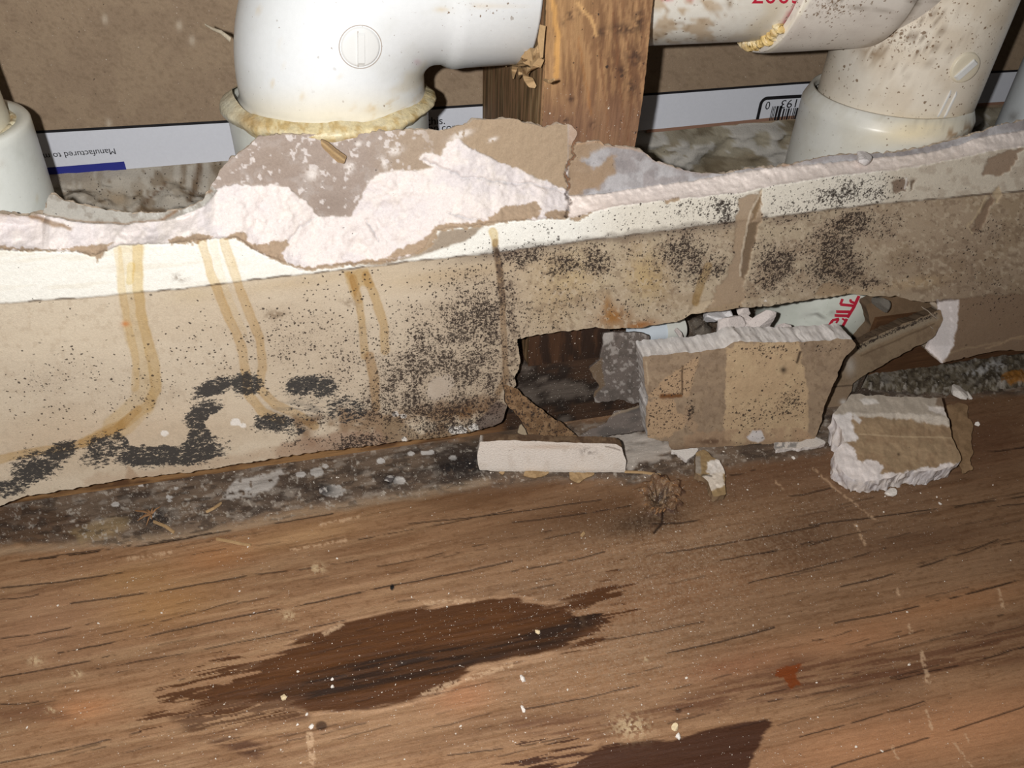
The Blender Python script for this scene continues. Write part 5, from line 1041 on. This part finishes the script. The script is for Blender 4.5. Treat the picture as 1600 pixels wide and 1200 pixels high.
    o = piece('grey_paper_scrap', [(944, 520), (990, 518), (1016, 524), (1020, 628), (990, 630), (970, 624), (930, 630), (926, 620), (934, 604), (922, 574), (938, 560)], (0, .0128, 0), (-.03, -1, .02), (0, .001, 0), pg, M_PAPER, st=1.3, warp=4, side_rows=1, rough=.0003, base=(112, 102, 96), skirt_col=(86, 76, 70))
    tag(o, 'grey dusty paper scrap in the hole, left of the big loose piece', 'paper scrap')
    q = [PZ(905, 688, .006), PZ(1010, 680, .006), PY(1000, 634, .004)]
    nrm = np.cross(q[1] - q[0], q[2] - q[0]); nrm /= np.linalg.norm(nrm); nrm = nrm if nrm[1] < 0 else -nrm
    o = piece('grey_paper_scrap', [(1016, 628), (990, 636), (960, 642), (948, 660), (930, 668), (912, 676), (904, 684), (940, 682), (1016, 672)], q[0], nrm, -nrm * .0008, lambda p: (p.mix(sm(.4, .6, p.noise(16, 3, 4, 3, -10)), (84, 78, 74), .8), p.mix(p.stroke([(912, 672), (955, 650), (1000, 634)], 3, 1.5, 2), (150, 132, 110), .7), p.add('dust', .2 + 0 * p.X)), M_PAPER, st=1.3, warp=3, side_rows=1, rough=.0003, base=(108, 98, 92), skirt_col=(80, 70, 64))
    tag(o, 'dark grey paper scrap leaning at the foot of the hole', 'paper scrap')
    o = piece('pale_chip', [(820, 604), (845, 600), (862, 606), (860, 618), (845, 622), (830, 612)], (0, .0134, 0), (0, -1, .1), (0, .0005, 0), lambda p: None, M_GYP, st=1.2, warp=2, side_rows=1, base=(128, 118, 104), skirt_col=(100, 90, 80)); tag(o, 'dull pale chip inside the dark hole below the stud foot', 'plaster chip')
    o = piece('pale_chip', [(808, 676), (812, 664), (826, 660), (832, 676), (826, 684)], PZ(820, 684, .003), (0, -1, .3), (0, .0005, 0), lambda p: None, M_PAPER, st=1.2, warp=2, side_rows=1, base=(166, 148, 124), skirt_col=(120, 106, 90)); tag(o, 'cream paper chip beside the twisted mouldy flap', 'paper scrap')
    o = piece('paper_curl', [(500, 217), (512, 222), (526, 234), (542, 244), (538, 256), (528, 254), (516, 244), (503, 230)], PY(520, 236, .0095), (.2, -1, .15), (0, .0006, 0), lambda p: p.mix(p.stroke([(503, 224), (520, 238), (536, 250)], 4, 2, 2), (186, 158, 116), .7), M_PAPER, WALL, st=1.1, warp=1.5, side_rows=1, rough=0, base=(156, 130, 98), skirt_col=(110, 88, 66), depth=lambda p: -.0016 * np.exp(-((p.Y - p.X * .8 + 180) / 6) ** 2))
small_bits()
def rubble():
    X, Y = pgrid(1310, 1720, 536, 630, 1.8); p = Paint(X, Y, (112, 102, 86))
    n = p.noise(9, 3, 4); n2 = p.noise(20, 6, 4); n3 = p.noise(5, 9, 3)
    p.mix(sm(.45, .6, n), (78, 68, 54), .8); p.mix(sm(.56, .68, n2), (132, 126, 118), .7); p.mix(sm(.62, .72, n), (176, 168, 158), .6); p.mix(sm(.60, .64, n3), (150, 142, 130), .6); p.mix(sm(.42, .38, n3), (60, 50, 40), .6); p.mix(p.spot(1586, 592, 26, 10, -8), (158, 106, 44), .8); p.add('dust', .2 + 0 * p.X); p.mix(p.poly([(1500, 590), (1515, 582), (1560, 564), (1572, 570), (1550, 590), (1520, 592)], 5, 3) * sm(.4, .55, n3), (180, 176, 172), .9); p.add('black', .2 * sm(.5, .6, n2))
    ins = p.sd([(1320, 594), (1345, 580), (1400, 573), (1500, 560), (1600, 547), (1720, 530), (1720, 590), (1600, 606), (1500, 617), (1400, 613), (1330, 607)], 5, sc=9)
    V = on_plane(p.X, p.Y, (0, 0, 0), FN); V[:, 2] += sm(0, -10, ins) * (.0008 + .0032 * np.clip(n - .35, 0, 1) + .0009 * n3)
    q = quads_of(*X.shape); q = q[(ins < 0)[q].all(1)]
    o = relief('rubble', V, p, q, M_GYP); tag(o, 'grey-brown strip of crumbled plaster rubble along the wall foot', 'rubble', kind='stuff')
    X, Y = pgrid(1040, 1400, 440, 600, 3); p = Paint(X, Y, (92, 78, 66)); n = p.noise(16, 3, 4); n2 = p.noise(7, 8, 3); p.mix(sm(.45, .6, n), (128, 120, 110), .7); p.mix(sm(.5, .7, n2), (70, 54, 42), .7); p.add('dust', .5 + 0 * p.X)
    V = on_plane(p.X, p.Y, (0, 0, .016), FN); V[:, 2] += .012 * (n - .5) + .004 * (n2 - .5)
    V[:, 2] += .016 * np.exp(-((V[:, 0] - .175) / .03) ** 2)
    keep = (V[:, 0] > .1585) & (V[:, 0] < .2615) & (V[:, 1] > .004) & (V[:, 1] < .11)
    q = quads_of(*X.shape); q = q[keep[q].all(1)]
    def sk(A): B = A.copy(); B[:, 2] = .0005; return B
    o = relief('rubble', V, p, q, M_GYP, None, sk, None, 1); tag(o, 'heap of plaster rubble in the gap behind the big loose piece', 'rubble', kind='stuff')
rubble()
def rocks():
    G1 = 'white gypsum lumps behind the big loose piece'
    for i, (px, py, w_, h_, y, lb) in enumerate(((1112, 494, 56, 26, .020, 'bluish white gypsum lump highest at the left of the gap'), (1144, 512, 70, 30, .010, 'widest white gypsum lump lying low behind the big piece'), (1192, 500, 62, 34, .012, 'squarish pinkish gypsum lump against the printed pipe'),
                                                  (1164, 506, 26, 24, .013, 'small cream gypsum lump between two larger white lumps'), (1160, 482, 30, 18, .022, 'small white gypsum lump tucked under the wall edge'), (1132, 490, 30, 20, .020, 'rounded white gypsum lump beside the bluish one'), (1222, 514, 30, 20, .012, 'low cream gypsum lump by the base of the printed pipe'), (1376, 474, 22, 22, .014, 'grey crumbly lump above the brown board'), (1062, 522, 10, 10, .012, 'tiny white gypsum lump at the left end of the gap'))):
        c = PY(px, py, y); d = np.linalg.norm(c - CAM) / FPX
        me = rock_mesh('gypsum_lump', c, (w_ * d / 2, .006, h_ * d / 2 * 1.15), 40 + i, (112, 106, 98) if i == 7 else (226, 222, 222) if i in (0, 5) else (222, 210, 204), sub=3)
        tag(link('gypsum_lump', me, M_GYP), lb, 'plaster lump', G1)
    # small bluish tube in the gap
    a = PY(1000, 522, .021); b = PY(1062, 512, .024); t = thing('pipe_stub', 'short bluish white tube end peeping under the wall edge', 'pipe', tuple((a + b) / 2))
    V, Q = sweep([a + (b - a) * k for k in np.linspace(-.2, .55, 12)], [b - a] * 12, [.0055] * 12, 40, up=(0, 1, .01)); obj('tube', V, Q, None, (206, 214, 222), M_PVC, t)
    V, Q = sweep([a + (b - a) * k for k in np.linspace(.52, 1.0, 8)], [b - a] * 8, [.0062] * 8, 40, up=(0, 1, .01)); obj('collar', V, Q, None, (212, 212, 204), M_PVC, t)
    c = PY(1346, 247, .006)
    tag(link('gypsum_crumb', rock_mesh('gypsum_crumb', c, (.0042, .0036, .0034), 77, (214, 208, 206), sub=3), M_GYP), 'grey white gypsum crumb perched on the wall edge before the tee', 'crumb')
    for i, (px, py, w_, h_, lb) in enumerate(((1392, 771, 26, 14, 'flat white chip in front of the lumpy chunk'), (1494, 618, 24, 26, 'jagged white chip behind the chunk, at its right'), (1511, 621, 13, 16, 'small white chip right of the jagged one'), (1526, 664, 10, 8, 'white crumb beside the brown paper of the chunk'),
                                               (443, 1093, 12, 9, 'largest cream crumb by the lower edge of the dark stain'), (519, 1073, 7, 6, 'white crumb inside the dark stain'), (519, 1062, 6, 4, 'smaller crumb above the one in the dark stain'), (840, 989, 11, 11, 'tan crumb at the right end of the dark stain'), (487, 1136, 10, 8, 'white crumb beside the brown nail hole'), (480, 1117, 6, 7, 'white crumb between stain and nail hole'), (465, 1133, 6, 5, 'white crumb left of the nail hole'),
                                               (816, 1062, 12, 14, 'chalky crumb right of the stain, upper of two'), (818, 1110, 9, 16, 'chalky crumb right of the stain, lower of two'), (1055, 1138, 14, 10, 'cream crumb above the lower dark stain'), (1060, 1151, 11, 10, 'grey crumb touching the lower dark stain'), (1431, 754, 6, 6, 'white speck right of the flat chip'), (1468, 788, 7, 5, 'white speck on the plank far right of the chunk'), (397, 958, 4, 4, 'tiny white crumb left of centre on a crack'), (1239, 716, 8, 7, 'white speck below the right gypsum flake'))):
        on_floor_rock('crumb' if w_ < 20 else 'gypsum_chip', px, py, w_, h_, 90 + i, lb, 'crumb' if w_ < 20 else 'plaster chip', 'loose white crumbs on the plywood', (226, 218, 210) if i not in (4, 7, 13) else (214, 194, 158), sub=2 if w_ > 12 else 1, tall=.7)
    r = np.random.default_rng(5); fl = [(x, y) for x, y in zip(r.uniform(20, 1580, 60), r.uniform(800, 1190, 60))]
    fl += [(r.normal(1420, 70), r.normal(775, 14)) for _ in range(10)] + [(r.normal(1130, 60), r.normal(735, 20)) for _ in range(14)] + [(r.normal(1000, 30), r.normal(720, 14)) for _ in range(14)] + [(r.normal(560, 120), 742 - (r.normal(0, 60)) * .12 + r.normal(0, 10)) for _ in range(24)]
    base = [rock_mesh('plaster_speck', (0, 0, .0002), (.0006, .0005, .0004), 200 + k, (222, 212, 200), sub=1) for k in range(4)]
    for i, (x, y) in enumerate(fl):
        q = PZ(x, y); s = r.uniform(.45, 1.2); o = link('plaster_speck', base[i % 4], M_GYP); o.location = q; o.scale = (s * r.uniform(.7, 1.5), s, s); o.rotation_euler.z = r.uniform(0, 6)
        tag(o, 'tiny white plaster speck scattered over the brown plywood', 'crumb', 'plaster specks on the plywood')
    # nails in the grime band
    for px, py, lb in ((503, 768, 'plaster-capped nail head in the grime band, middle of three'), (609, 751, 'blackened nail head nearest the drywall strip'), (238, 806, 'dark nail among splinters at the left of the grime band')):
        c = PZ(px, py); me = rock_mesh('nail_head', c + [0, 0, .0006], (.0026, .0026, .0012), int(px), (86, 80, 78), sub=3, paint=lambda p: p.mix(sm(.5, .6, p.noise(4, 3, 3)), (190, 184, 178), .8))
        o = link('nail', me, M_GYP); tag(o, lb, 'nail', 'nails in the grime band')
        if px == 238:
            for k in range(9):
                a = r.uniform(0, 6.28); e = c + np.array([math.cos(a), math.sin(a) * .7, 0]) * r.uniform(.004, .009); e[2] = .0012
                ribbon('splinter', [c + [0, 0, .001], (c + e) / 2 + [0, 0, .0012], e], [.0007, .0006, .0002], M_SPL, o, .0002)
    # straw-like splinters lying on the plywood
    for pts, lb in (([(338, 842), (360, 846), (378, 850), (392, 852)], 'pale curved wood splinter lying left of centre on the plywood'), ([(976, 737), (1004, 738), (1032, 742)], 'thin dark-tipped splinter at the right end of the drywall strip'), ([(240, 815), (258, 822), (272, 832)], 'short tan splinter beside the dark nail'), ([(322, 800), (334, 794), (346, 786)], 'tiny pale splinter in the grime band'), ([(908, 838), (913, 832)], 'minute straw beside the drill hole')):
        P = np.array([PZ(x, y, .0007 + .0006 * math.sin(i * 2.0)) for i, (x, y) in enumerate(pts)])
        tag(ribbon('wood_splinter', P, .0011, M_STRAW, None, .0003), lb, 'splinter')
rocks()
